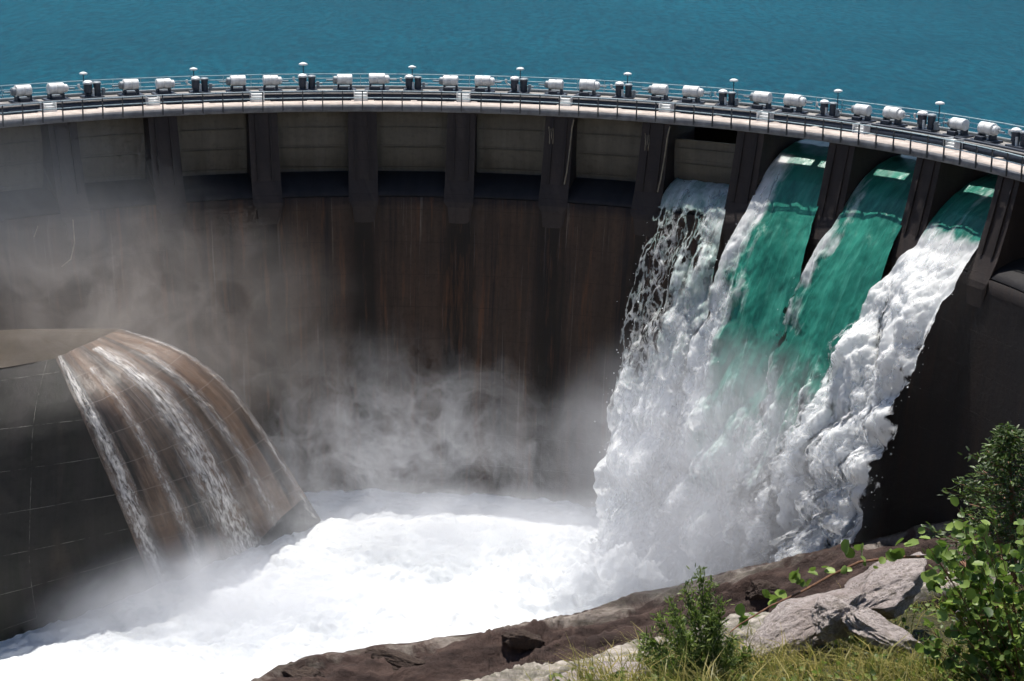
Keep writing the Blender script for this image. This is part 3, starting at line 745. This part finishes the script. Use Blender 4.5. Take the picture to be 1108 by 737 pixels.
# rear face of the block down to the pool
R1 = CH[-1]; Rb = R1.copy(); Rb[:, 2] = POOL - 1.5; Rb[:, 1] += .3
RF = np.stack([R1, Rb], 0); mesh_obj('rear_face', RF - bl, grid_faces(2, 60), M['block'], blk, uv=np.stack([RF[..., 0], RF[..., 2]], -1))
back0 = at_z(130, 356, ZT); bk = np.array([back[0], back[1], L1[0]]); bb = bk.copy(); bb[:, 2] = POOL - 1
mesh_obj('rear_face', np.stack([bk, bb]) - bl, grid_faces(2, 3), M['block'], blk, uv=np.stack([bk, bb])[..., [0, 2]])
ec = np.array([[A_, back[0]], [bl_bot, np.array([back[0][0], back[0][1], POOL - 1])]])
mesh_obj('side_face', ec - bl, grid_faces(2, 2), M['block'], blk, uv=ec[..., [1, 2]])
def ribbon(label, s0_, s1_, t0, t1, dens, seed, spread=0.):
    nS, nT = 26, 240
    Tn = np.linspace(t0, t1, nT); out = np.zeros((nS, nT, 3)); uv = np.zeros((nS, nT, 2)); de = np.zeros((nS, nT))
    for j, t in enumerate(Tn):
        ce = (s0_ + s1_) / 2; hw = (s1_ - s0_) / 2 * (1 + spread * (t - t0))
        sv = np.clip(np.linspace(ce - hw, ce + hw, nS), 0, 1)
        row = np.array([np.interp(t, np.linspace(0, 1, 60), CH[:, :, c][i]) for i in (0,) for c in range(3)])
        tt = t * 59; j0 = min(58, int(tt)); fr = tt - j0
        line = CH[:, j0] * (1 - fr) + CH[:, j0 + 1] * fr
        out[:, j] = np.stack([np.interp(sv, ss, line[:, c]) for c in range(3)], -1)
        uv[:, j, 0] = np.interp(sv, ss, cw); uv[:, j, 1] = np.interp(tt, np.arange(60), cl)
        xx_ = np.linspace(-1, 1, nS) + .10 * math.sin(t * 9 + seed) + .05 * math.sin(t * 31 + seed)
        de[:, j] = dens * (.15 + .95 * np.exp(-(xx_ / .55) ** 2)) - .12
    nrm = np.array([.45, -.6, .65])
    b = billow(uv[..., 0] * 1.6, uv[..., 1] * .7, seed, 4)
    out += nrm * (.08 + .22 * b)[..., None]
    o0 = out[nS // 2, 0].copy()
    o = mesh_obj('water_stream', out - o0, grid_faces(nS, nT), M['stream'], None, True, uv, {'dens': de})
    o.location = [float(v) for v in o0]
    return tag(o, label, 'water stream', 'thin streams running down the chute')
ribbon('narrow white stream down the left edge of the brown chute', .0, .10, .0, 1., .98, 1., .3)
ribbon('broad white stream down the middle of the brown chute', .40, .60, .03, 1., .98, 2., .7)
ribbon('faint thin stream between the narrow and the broad white ones', .20, .30, .1, 1., .6, 3.)
ribbon('faint stream on the right part of the chute', .66, .80, .15, 1., .5, 4.)
ribbon('thin veil of water along the rounded right edge of the chute', .93, 1.0, .02, .95, .55, 5.)
# pale leak line on the wall at the left edge, modelled as a tube
mb = MB(); P0 = [at_z(x, y, -8.6) for x, y in ((0, 236), (40, 233), (76, 231))]
def on_wall(px, py):
    best = None
    for z in np.linspace(-7, -26, 400):
        q = at_z(px, py, z); d_ = np.hypot(_X - q[0], _Y - q[1]); i = d_.argmin()
        nrm_ = np.array([math.sin(_A[i]), math.cos(_A[i])]); w = (q[:2] - np.array([_X[i], _Y[i]])) @ nrm_
        wl = np.interp(-z, [7, 10, 15, 21, 27], [-1.62, -2.0, -2.7, -3.2, -3.6])
        if best is None or abs(w - wl) < best[0]: best = (abs(w - wl), q, nrm_)
    return best[1] - np.array([*best[2], 0]) * .12
pp = [on_wall(*q) for q in ((-30, 240), (0, 236), (38, 233), (72, 231), (78, 238), (80, 262), (76, 280), (66, 288))]
o0 = pp[0].copy(); mb.tube([tuple(q - o0) for q in pp], .05, 6); mb.tube([tuple(on_wall(*q) - o0) for q in ((38, 233), (40, 245), (36, 256))], .04, 6)
o = mb.build('efflorescence_streak', M['efflorescence'], None, True); o.location = [float(v) for v in o0]
tag(o, 'pale bent leak streak on the dark wall at the left edge', 'efflorescence')

# ------------------------------------------------------------------ terrain
xs = np.unique(np.concatenate([np.linspace(-160, -45, 24), np.linspace(-45, 45, 300), np.linspace(-1.5, 5, 150), np.linspace(45, 160, 24)]))
ys = np.unique(np.concatenate([np.linspace(-60, 0, 14), np.linspace(0, 14, 190), np.linspace(14, 80, 70), np.linspace(80, 128, 210), np.linspace(128, 160, 10)]))
Xg, Yg = np.meshgrid(xs, ys, indexing='ij')
S = (shore_y(Xg) - Yg) * .93
warp = fbm(Xg * .09, Yg * .09, 5.5, 3) * .7
Sw = S + warp
cz_ = shore_z(Xg)
prof = cz_ + np.interp(Sw, [-60, -4, -1.0, 0, 1.0, 3.0, 5.4, 6.2, 6.9, 9.4, 10.0, 12.2, 13, 16, 24, 60], [-5, -4, -1.4, -.2, .2, -.2, -1.0, -1.1, .0, .35, -1.3, -1.4, .1, .4, 1, 5])
prof = np.where(Sw < 0, prof - 1.3 * np.clip(-Sw, 0, 6), prof)
_sx, _sy = Xg * .93 + Yg * .36, Yg * .93 - Xg * .36
prof += .30 * (billow(_sx * .5, _sy * 1.8, 9.4, 4, .55) - .4)
prof += (fbm(_sx * .22, _sy * 1.1, 2.2, 6, .55) * .55 + (billow(_sx * .12, _sy * .6, 4.1, 5, .55) - .35) * .9) * sstep(-.5, 2.5, Sw)
# cliff up to the viewpoint
cl_ = sstep(60, 13, Yg + 4 * fbm(Xg * .05, Yg * .05, 9, 3)); low = prof * (1 - cl_) + 9.0 * cl_
edge_y = np.interp(Xg, [-8, -.5, .3, .8, 1.3, 2.2, 3, 8], [6.2, 6.6, 8.3, 9.2, 9.8, 10.4, 11.0, 13]) + .35 * fbm(Xg * 1.3, Yg * 0, 1.1, 3)
near = 17.62 - .285 * Yg + .045 * (Xg - 1.5) + .09 * fbm(Xg * 1.1, Yg * 1.1, 7., 5)
e = sstep(0, 1.6, Yg - edge_y)
Zg = near * (1 - e) + np.minimum(low, near) * e
# right and left flanks of the canyon rise to the crest
flR = sstep(34, 52, Xg - .10 * (110 - Yg) * 0) * sstep(20, 60, Yg); Zg = Zg * (1 - flR) + (1.5 + 3 * fbm(Xg * .05, Yg * .05, 3, 4) + .25 * np.clip(Xg - 42, 0, 200)) * flR
flL = sstep(-46, -64, Xg) * sstep(100, 118, Yg) + sstep(-62, -90, Xg) * sstep(0, 1, 1 + 0 * Yg); flL = np.clip(flL, 0, 1)
Zg = Zg * (1 - flL) + (1.0 + 3 * fbm(Xg * .05, Yg * .05, 6, 4) + .25 * np.clip(-Xg - 60, 0, 200)) * flL
inside = (Yg > 96) & (Xg > -46) & (Xg < 33)
Zg = np.where(inside & (S < -3), np.minimum(Zg, -30), Zg)
# keep the slopes clear of the reservoir
kd = (Yg > 120); Zg = np.where(kd, np.minimum(Zg, -30), Zg)
pale = np.clip(sstep(6.2, 7.2, Sw) * (1 - sstep(9.3, 9.9, Sw)) + sstep(12.6, 13.4, Sw) * .9 + .75 * sstep(-.2, .6, Sw) * (1 - sstep(1.6, 3.0, Sw)) * .55, 0, 1)  # sunlit ledge tops and misty rim, painted as pale bands of rock
soil = sstep(20, 14, Yg)
gr = mesh_obj('canyon_ground', np.stack([Xg, Yg, Zg], -1), grid_faces(*Xg.shape), M['ground'], None, True, attrs={'pale': pale, 'soil': soil})
gr['kind'] = 'structure'
far = mesh_obj('ground', [(-4000, -4000, -34), (4000, -4000, -34), (4000, 4000, -34), (-4000, 4000, -34)], [(0, 1, 2, 3)], M['darkrock']); far['kind'] = 'structure'
def ground_z(x, y):
    i = min(max(np.searchsorted(xs, x), 1), len(xs) - 1); j = min(max(np.searchsorted(ys, y), 1), len(ys) - 1)
    fx_ = (x - xs[i - 1]) / (xs[i] - xs[i - 1]); fy_ = (y - ys[j - 1]) / (ys[j] - ys[j - 1])
    return float((Zg[i - 1, j - 1] * (1 - fx_) + Zg[i, j - 1] * fx_) * (1 - fy_) + (Zg[i - 1, j] * (1 - fx_) + Zg[i, j] * fx_) * fy_)
def on_ground(px, py):
    d = ray(px, py); d = d / d[1]
    for y in np.arange(3, 125, .03):
        q = CAM + d * y
        if q[2] < ground_z(q[0], q[1]): return q
    return CAM + d * 10

# ------------------------------------------------------------------ rocks
def rock(px, py, y, size, rot, seed, mat, label, name='boulder', sub=6, sharp=1., group=None, sink=.3):
    import bmesh
    bm = bmesh.new(); bmesh.ops.create_icosphere(bm, subdivisions=sub, radius=1)
    v = np.array([q.co[:] for q in bm.verts]); f = np.array([[q.index for q in w.verts] for w in bm.faces]); bm.free()
    # cut by random planes for facets
    rs = np.random.RandomState(seed); r = np.ones(len(v))
    for _ in range(14):
        nrm = rs.normal(size=3); nrm /= np.linalg.norm(nrm); dd = rs.uniform(.55, .9)
        c = v @ nrm; r = np.minimum(r, np.where(c > .05, dd / np.maximum(c, .05), 9))
    v = v * r[:, None]
    v = v * (1 + .10 * sharp * fbm(*(v * 2.2 + seed).T, o=5, g=.6) - .12 * sharp * (1 - billow(*(v * np.array([1.2, 3.0, 3.0]) + seed).T, o=4))[:])[:, None]
    v = v * np.array(size)
    o = mesh_obj(name, v, f, mat, None, True); o.rotation_euler = rot
    c = at_y(px, py, y) if y else on_ground(px, py)
    o.location = [float(q) for q in c]
    return tag(o, label, 'rock', group)
rock(862, 680, 9.35, (.50, .26, .12), (.12, -.42, .15), 3, M['palerock'], 'long pale lichened rock ridge pointing down left below the leafy twig')
rock(955, 640, 9.8, (.42, .26, .13), (.1, -.36, .1), 11, M['palerock'], 'pale cracked rock at the upper right end of the ridge, beside the leafy shrub')
rock(955, 684, 9.0, (.26, .18, .08), (.05, .42, -.2), 21, M['palerock'], 'low pale rock running down right into the grass')
rock(905, 668, 9.15, (.20, .14, .11), (.3, -.1, .5), 25, M['palerock'], 'small creased pale rock in the middle of the ridge')
rock(1048, 664, 9.1, (.085, .07, .07), (0, .2, .2), 9, M['palerock'], 'small grey rock half hidden under the leafy shrub')
rock(655, 744, 8.4, (.34, .2, .085), (.1, -.12, .1), 14, M['palerock'], 'pale rounded rock at the bottom edge, left of the feathery bush')
rock(567, 694, 0, (1.5, 1.0, .7), (0, .3, .3), 5, M['darkrock'], 'black angular boulder on the brown bank by the white pool')
rock(826, 640, 0, (1.4, 1.0, .8), (0, .2, .6), 6, M['darkrock'], 'black pointed boulder just left of the long pale rock')
rock(330, 732, 0, (2.0, 1.0, .55), (0, .2, -.3), 7, M['darkrock'], 'dark wetted boulder at the left tip of the bank')
rock(428, 716, 0, (2.4, 1.0, .6), (0, .1, -.4), 8, M['darkrock'], 'broad dark boulder low on the bank near the bottom edge')

# ------------------------------------------------------------------ plants
def leaf_template(kind):
    if kind == 'round':
        n = 8; v = [(0, 0, 0)]; 
        for i in range(n):
            a = 2 * math.pi * i / n; v.append((.5 + .5 * math.cos(a), .46 * math.sin(a), .16 * abs(math.sin(a)) - .06 * math.cos(a)))
        v[0] = (.5, 0, -.02)
        f = [(0, 1 + i, 1 + (i + 1) % n) for i in range(n)]
    else:
        v = [(0, 0, 0), (.35, .13, .03), (.35, -.13, .03), (.75, .10, 0), (.75, -.10, 0), (1, 0, -.06)]
        f = [(0, 2, 1), (1, 2, 4), (1, 4, 3), (3, 4, 5)]
    return np.array(v, float), np.array(f)
def leaves(P, Dr, size, kind, rs, upbias=.7):
    """leaf cloud: positions, growth directions, sizes"""
    v, f = leaf_template(kind); n = len(P)
    x = Dr / np.linalg.norm(Dr, axis=1)[:, None]
    up = np.tile([0, 0, 1.], (n, 1)) * upbias + rs.normal(0, .45, (n, 3))
    y = np.cross(up, x); y /= np.linalg.norm(y, axis=1)[:, None]; z = np.cross(x, y)
    V = P[:, None] + (v[None, :, :1] * x[:, None] + v[None, :, 1:2] * y[:, None] + v[None, :, 2:] * z[:, None]) * size[:, None, None]
    Fq = (f[None] + (np.arange(n) * len(v))[:, None, None]).reshape(-1, 3)
    rnd = np.repeat(rs.rand(n), len(v))
    return V.reshape(-1, 3), Fq, rnd
def bez(a, b, c, n=12):
    t = np.linspace(0, 1, n)[:, None]; return a * (1 - t) ** 2 + 2 * b * t * (1 - t) + c * t ** 2
def make_bush(name, label, cat, base, stems, leafkind, lsize, per, mat, stemmat, seed, spread=.02, twig=.10, r0=.006, upb=.7, extra=0):
    """stems: list of (bend point, tip) world"""
    t = thing(name, label, cat, base); rs = np.random.RandomState(seed); base = np.array(base, float)
    mb = MB(); P, Dr, Sz = [], [], []
    for bnd, tip in stems:
        c = bez(base + rs.normal(0, .02, 3), np.array(bnd), np.array(tip), 12)
        mb.tube([tuple(q - base) for q in c], [r0 * (1 - i / 13) for i in range(12)], 5)
        L = np.linalg.norm(np.diff(c, axis=0), axis=1).sum()
        for j in range(per):
            tt = rs.beta(1.8, 1.1); i = min(10, int(tt * 11)); q = c[i] + (c[i + 1] - c[i]) * (tt * 11 - i)
            dirn = (c[i + 1] - c[i]) / np.linalg.norm(c[i + 1] - c[i]) + rs.normal(0, .8, 3)
            tl_ = twig * rs.uniform(.2, 1) * (1.15 - tt * .8)
            e_ = q + dirn / np.linalg.norm(dirn) * tl_
            if rs.rand() < .5: mb.tube([tuple(q - base), tuple(e_ - base)], r0 * .3, 3)
            m = 1 + extra
            for _ in range(m):
                fr = rs.rand(); P.append(q + (e_ - q) * fr + rs.normal(0, spread, 3)); Dr.append(dirn + rs.normal(0, .5, 3)); Sz.append(lsize * rs.uniform(.55, 1.25))
    mb.build('stem', stemmat, t)
    V, Fq, rnd = leaves(np.array(P), np.array(Dr), np.array(Sz), leafkind, rs, upb)
    mesh_obj('foliage', V - base, Fq, mat, t, False, attrs={'rnd': rnd})
    return t
rs = np.random.RandomState(77)
# feathery bush left of the rock
yb = 8.6; base = at_y(775, 775, yb)
stems = []
for (x, y) in [(757, 618), (742, 636), (725, 650), (712, 668), (700, 690), (768, 632), (780, 655), (770, 668), (792, 690), (735, 690), (752, 662), (718, 712), (765, 700), (790, 715), (745, 712), (702, 722), (808, 705), (697, 700), (730, 668), (760, 645)]:
    yy = yb + rs.uniform(-.18, .18); tip = at_y(x, y, yy); b_ = at_y((x + 760) / 2 + 6, y * .55 + 775 * .45, yy); stems.append((b_, tip))
make_bush('bush', 'feathery green bush with thin upright shoots at the bottom, left of the pale rock', 'bush', base, stems, 'narrow', .032, 190, M['needle'], M['stemgreen'], 1, .012, .13, .004, extra=1)
# leafy shrub, right
yb = 8.2; base = at_y(1120, 790, yb)
stems = []
for _ in range(80):
    x = rs.uniform(1000, 1150); y = rs.uniform(548, 735) 
    if x < 1035 and y < 590: y += 60
    yy = yb + rs.uniform(-.35, .45); stems.append((at_y(x * .4 + 1120 * .6, y * .5 + 790 * .5, yy), at_y(x, y, yy)))
shrub = make_bush('shrub', 'leafy shrub with glossy round leaves filling the lower right corner', 'shrub', base, stems, 'round', .050, 34, M['leaf'], M['bark'], 2, .02, .11, .006)
# its long red twig reaching left over the rock
q = [at_y(x, y, yy) for x, y, yy in ((1075, 640, 8.3), (1040, 608, 8.6), (1010, 602, 8.8), (970, 603, 8.9), (930, 608, 8.9), (900, 622, 8.9), (868, 640, 8.85), (835, 655, 8.8), (800, 676, 8.75), (790, 684, 8.7))]
mb = MB(); b0 = np.array(shrub.location); mb.tube([tuple(p - b0) for p in q], [.011, .010, .009, .008, .007, .007, .006, .005, .004, .003], 6)
mb.build('branch', M['bark'], shrub, True)
P, Dr, Sz = [], [], []
for (x, y, s, dx, dy) in [(925, 600, .085, .1, 1), (922, 596, .075, -.3, .9), (856, 622, .08, -.1, 1), (860, 626, .07, .6, .6), (895, 614, .06, 1, .2), (880, 618, .055, .8, .3), (912, 612, .05, .7, .3), (845, 640, .075, .9, -.2), (838, 650, .08, .6, .3), (828, 640, .05, -.4, 1),
                          (800, 662, .07, -.3, .9), (806, 668, .06, .3, -.6), (975, 590, .085, .9, .6), (985, 586, .08, 1, .5), (965, 598, .07, -.5, .4), (998, 578, .06, 1, .3), (950, 610, .045, .4, .5), (815, 664, .05, -.8, .3), (872, 634, .05, .2, .5), (935, 606, .04, -.5, .8)]:
    for r in range(2):
        P.append(at_y(x + rs.normal(0, 3), y + rs.normal(0, 3), 8.87) - np.array([s * .3 * np.sign(dx), 0, .02])); Dr.append([dx + rs.normal(0, .2), rs.normal(0, .4), dy + rs.normal(0, .2)]); Sz.append(s * (1 - .3 * r))
V, Fq, rnd = leaves(np.array(P), np.array(Dr, float), np.array(Sz), 'round', rs, .3)
mesh_obj('foliage', V - b0, Fq, M['leaf'], shrub, False, attrs={'rnd': rnd * .6 + .35})
# dark conifer sapling behind it
yb = 12.5; base = at_y(1098, 640, yb); t = thing('conifer', 'dark young conifer standing behind the leafy shrub at the right edge', 'tree', base)
top = at_y(1092, 466, yb); H = np.linalg.norm(top - base); mb = MB().tube([(0, 0, 0), tuple((top - base) * .5), tuple(top - base)], [.03, .02, .005], 7); mb.build('trunk', M['bark'], t, True)
P, Dr, Sz = [], [], []; mb = MB()
for i in range(120):
    f = i / 119.; z = H * (.12 + .88 * f); a_ = i * 2.4; r = (.62 * (1 - f) ** .8 + .05) * rs.uniform(.75, 1.1)
    c = np.array([(top - base)[0] * f, (top - base)[1] * f, z]); e_ = c + np.array([math.cos(a_) * r, math.sin(a_) * r, r * rs.uniform(-.15, .35)])
    mb.tube([tuple(c), tuple(e_)], .004, 3)
    m = int(30 + 90 * r)
    tt = rs.rand(m) ** .7
    pp_ = c + (e_ - c) * tt[:, None] + rs.normal(0, .022, (m, 3)); P.append(pp_)
    Dr.append((e_ - c) / np.linalg.norm(e_ - c) + rs.normal(0, .55, (m, 3)))
    Sz.append(rs.uniform(.03, .06, m))
mb.build('branch', M['bark'], t)
V, Fq, rnd = leaves(np.vstack(P), np.vstack(Dr), np.concatenate(Sz), 'narrow', rs)
mesh_obj('foliage', V, Fq, M['conifer'], t, False, attrs={'rnd': rnd})
# grass
n = 26000
gx = rs.uniform(.15, 3.6, n); gy = rs.uniform(6.6, 11, n)
dens = fbm(gx * 1.6, gy * 1.6, 2.5, 3) + .35
ey = np.interp(gx, [-8, -.5, .3, .8, 1.3, 2.2, 3, 8], [6.2, 6.6, 8.3, 9.2, 9.8, 10.4, 11.0, 13])
ok = (dens > rs.uniform(-.3, .6, n)) & (gy < ey + .1); gx, gy = gx[ok], gy[ok]; n = len(gx)
gz = np.array([ground_z(a, b) for a, b in zip(gx, gy)])
lean = np.stack([rs.normal(-.25, .5, n), rs.normal(-.05, .4, n), np.ones(n)], -1); lean /= np.linalg.norm(lean, axis=1)[:, None]
h = rs.uniform(.06, .27, n) * (1 + .35 * fbm(gx * 2, gy * 2, 9.9, 2)); wd = rs.uniform(.0018, .004, n)
side = np.stack([np.cos(rs.uniform(0, 3.14, n)), np.sin(rs.uniform(0, 3.14, n)), np.zeros(n)], -1)
b0 = np.stack([gx, gy, gz - .01], -1); mid_ = b0 + lean * (h * .55)[:, None]; tip = b0 + lean * h[:, None] + np.stack([lean[:, 0], lean[:, 1], -.35 + 0 * h], -1) * (h * .55)[:, None]
V = np.stack([b0 - side * wd[:, None], b0 + side * wd[:, None], mid_ - side * (wd * .8)[:, None], mid_ + side * (wd * .8)[:, None], tip], 1).reshape(-1, 3)
f = np.array([[0, 1, 3], [0, 3, 2], [2, 3, 4]])
Fq = (f[None] + (np.arange(n) * 5)[:, None, None]).reshape(-1, 3)
g = mesh_obj('grass', V, Fq, M['grass'], None, False, attrs={'rnd': np.repeat(np.clip(rs.rand(n) * .7 + .3 * (fbm(gx, gy, 3.3, 2) + .4), 0, 1), 5)})
tag(g, 'tufts of yellow green grass below the pale rocks', 'grass', kind='stuff')
# low ground cover
n = 5000; gx = rs.uniform(.2, 3.5, n); gy = rs.uniform(7, 11, n)
ok = (fbm(gx * 1.9 + 4, gy * 1.9, 5.5, 3) > -.05) & (gy < np.interp(gx, [0, .8, 1.3, 2.2, 3, 8], [8, 9.2, 9.8, 10.4, 11.0, 13])); gx, gy = gx[ok], gy[ok]; n = len(gx)
gz = np.array([ground_z(a, b) for a, b in zip(gx, gy)]) + rs.uniform(0, .07, n)
V, Fq, rnd = leaves(np.stack([gx, gy, gz], -1), np.stack([rs.normal(0, 1, n), rs.normal(0, 1, n), rs.uniform(0, 1, n)], -1), rs.uniform(.015, .04, n), 'round', rs)
g = mesh_obj('ground_cover', V, Fq, M['needle'], None, False, attrs={'rnd': rnd})
tag(g, 'low leafy ground cover among the grass and rocks', 'ground cover', kind='stuff')

# ------------------------------------------------------------------ spray
def mist_volume(c, r, dens, noisy, sc_, lo, hi, warp, wisp, col):
    m = bpy.data.materials.new('drifting_spray'); m.use_nodes = True; nt = m.node_tree; nt.nodes.clear()
    out = nt.nodes.new('ShaderNodeOutputMaterial'); pv = nt.nodes.new('ShaderNodeVolumePrincipled')
    pv.inputs['Color'].default_value = (*col, 1); pv.inputs['Anisotropy'].default_value = 0.0
    pos0 = coords(nt, 'World'); of = nt.nodes.new('ShaderNodeVectorMath'); of.operation = 'ADD'; nt.links.new(pos0, of.inputs[0]); of.inputs[1].default_value = (41.3, 17.7, 8.2); pos = of.outputs[0]
    nw = nd(nt, 'ShaderNodeTexNoise', _Scale=sc_ * .8, _Detail=2.); nt.links.new(pos, nw.inputs['Vector'])
    sc1 = nt.nodes.new('ShaderNodeVectorMath'); sc1.operation = 'MULTIPLY_ADD'; nt.links.new(nw.outputs[1], sc1.inputs[0]); sc1.inputs[1].default_value = (warp,) * 3; nt.links.new(pos, sc1.inputs[2])
    n1 = noise(nt, sc1.outputs[0], sc_, 4, .6)
    cloud = ramp(nt, n1, [(lo, 0.), (hi, 1.)])
    wis = ramp(nt, math_n(nt, 'ABSOLUTE', math_n(nt, 'SUBTRACT', n1, .52)), [(0., 1.), (.045, 0.)])
    shape = math_n(nt, 'ADD', cloud, math_n(nt, 'MULTIPLY', wis, wisp))
    mp = nt.nodes.new('ShaderNodeMapping')
    mp.inputs['Location'].default_value = tuple(-a / b for a, b in zip(c, r)); mp.inputs['Scale'].default_value = tuple(1 / b for b in r)
    nt.links.new(pos0, mp.inputs[0]); l = nt.nodes.new('ShaderNodeVectorMath'); l.operation = 'DOT_PRODUCT'
    nt.links.new(mp.outputs[0], l.inputs[0]); nt.links.new(mp.outputs[0], l.inputs[1])
    f = math_n(nt, 'SUBTRACT', 1., l.outputs['Value'], clamp=True); f = math_n(nt, 'MULTIPLY', f, f)
    f = math_n(nt, 'MULTIPLY', f, dens)
    tot = math_n(nt, 'MULTIPLY', f, math_n(nt, 'ADD', math_n(nt, 'MULTIPLY', shape, noisy), 1 - noisy))
    nt.links.new(tot, pv.inputs['Density']); nt.links.new(pv.outputs[0], out.inputs['Volume']); return m
def mist(label, c, r, dens, noisy=.85, sc_=.13, lo=.46, hi=.68, warp=12, wisp=.25, col=(.95, .93, .93)):
    v, f = ico(3); o = mesh_obj('spray_mist', v * np.array(r) * 1.01, f, mist_volume(c, r, dens, noisy, sc_, lo, hi, warp, wisp, col)); o.location = c
    tag(o, label, 'mist', kind='stuff')
COOL = (.90, .92, .97)
mist('pale spray curling in front of the lower dam wall', (-9, 121.5, -23), (19, 10, 10.5), .12, 1., .22, .52, .70, 10, .8, COOL)
mist('cool spray hanging over the concrete block', (-28, 118, -13), (21, 14, 12), .05, .85, .14, .47, .70, 12, .6, (.95, .89, .85))
mist('thin blue haze in front of the leftmost bays', (-36, 118, -4.5), (19, 12, 8), .018, .6, .15, .42, .68, 10, .4, (.82, .90, 1.))
mist('dense spray rising at the foot of the falls', (11, 111.5, -27.5), (15, 7, 7), .30, .6, .2, .40, .66, 6, .1, COOL)
mist('soft spray around the falling water', (12.5, 113.5, -21), (13, 8, 12), .22, .7, .25, .45, .66, 6, .3, COOL)
mist('low white spray rolling against the foot of the block', (-19, 108, -28.5), (15, 8, 5.5), .50, .7, .22, .40, .62, 6, .1, COOL)
mist('low white spray along the foot of the dam wall', (-3, 121, -29), (19, 8, 5), .40, .75, .22, .42, .64, 6, .1, COOL)

# ------------------------------------------------------------------ light
AZ, EL = math.radians(-12), math.radians(73)
w = bpy.data.worlds.new('World'); sc.world = w; w.use_nodes = True; nt = w.node_tree
bg = nt.nodes['Background']; sky = nt.nodes.new('ShaderNodeTexSky'); sky.sky_type = 'NISHITA'; sky.sun_disc = False
sky.sun_elevation = EL; sky.sun_rotation = AZ; sky.air_density = 1.0; sky.dust_density = .4; sky.ozone_density = 2
nt.links.new(sky.outputs[0], bg.inputs[0]); bg.inputs[1].default_value = .066
sun = bpy.data.lights.new('sun', 'SUN'); sun.energy = 4.6; sun.angle = math.radians(.53); sun.color = (1, .95, .88)
so = bpy.data.objects.new('sun', sun); C.objects.link(so)
Sd = Vector((math.sin(AZ) * math.cos(EL), math.cos(AZ) * math.cos(EL), math.sin(EL)))
so.rotation_euler = Sd.to_track_quat('Z', 'Y').to_euler(); so.location = (0, 60, 80)

cam = bpy.data.cameras.new('camera'); cam.sensor_width = 36; cam.lens = F_PX / 1108 * 36; cam.clip_end = 9000; cam.clip_start = .1
co = bpy.data.objects.new('camera', cam); C.objects.link(co)
c, s = math.cos(RO), math.sin(RO)
Rv = c * RX + s * UP; Uv = -s * RX + c * UP
co.matrix_world = Matrix(((Rv[0], Uv[0], -FW[0], 0), (Rv[1], Uv[1], -FW[1], 0), (Rv[2], Uv[2], -FW[2], CAM_H), (0, 0, 0, 1)))
sc.camera = co
sc.view_settings.view_transform = 'Standard'; sc.view_settings.look = 'None'; sc.view_settings.exposure = 0.6; sc.view_settings.gamma = 1
sc.render.engine = 'CYCLES'
cy = sc.cycles
cy.use_denoising = True
cy.volume_step_rate = .7; cy.volume_max_steps = 64; cy.volume_bounces = 2
cy.use_adaptive_sampling = True; cy.adaptive_threshold = .045; cy.adaptive_min_samples = 12
cy.max_bounces = 6; cy.diffuse_bounces = 3; cy.transparent_max_bounces = 12
cy.sample_clamp_indirect = 8
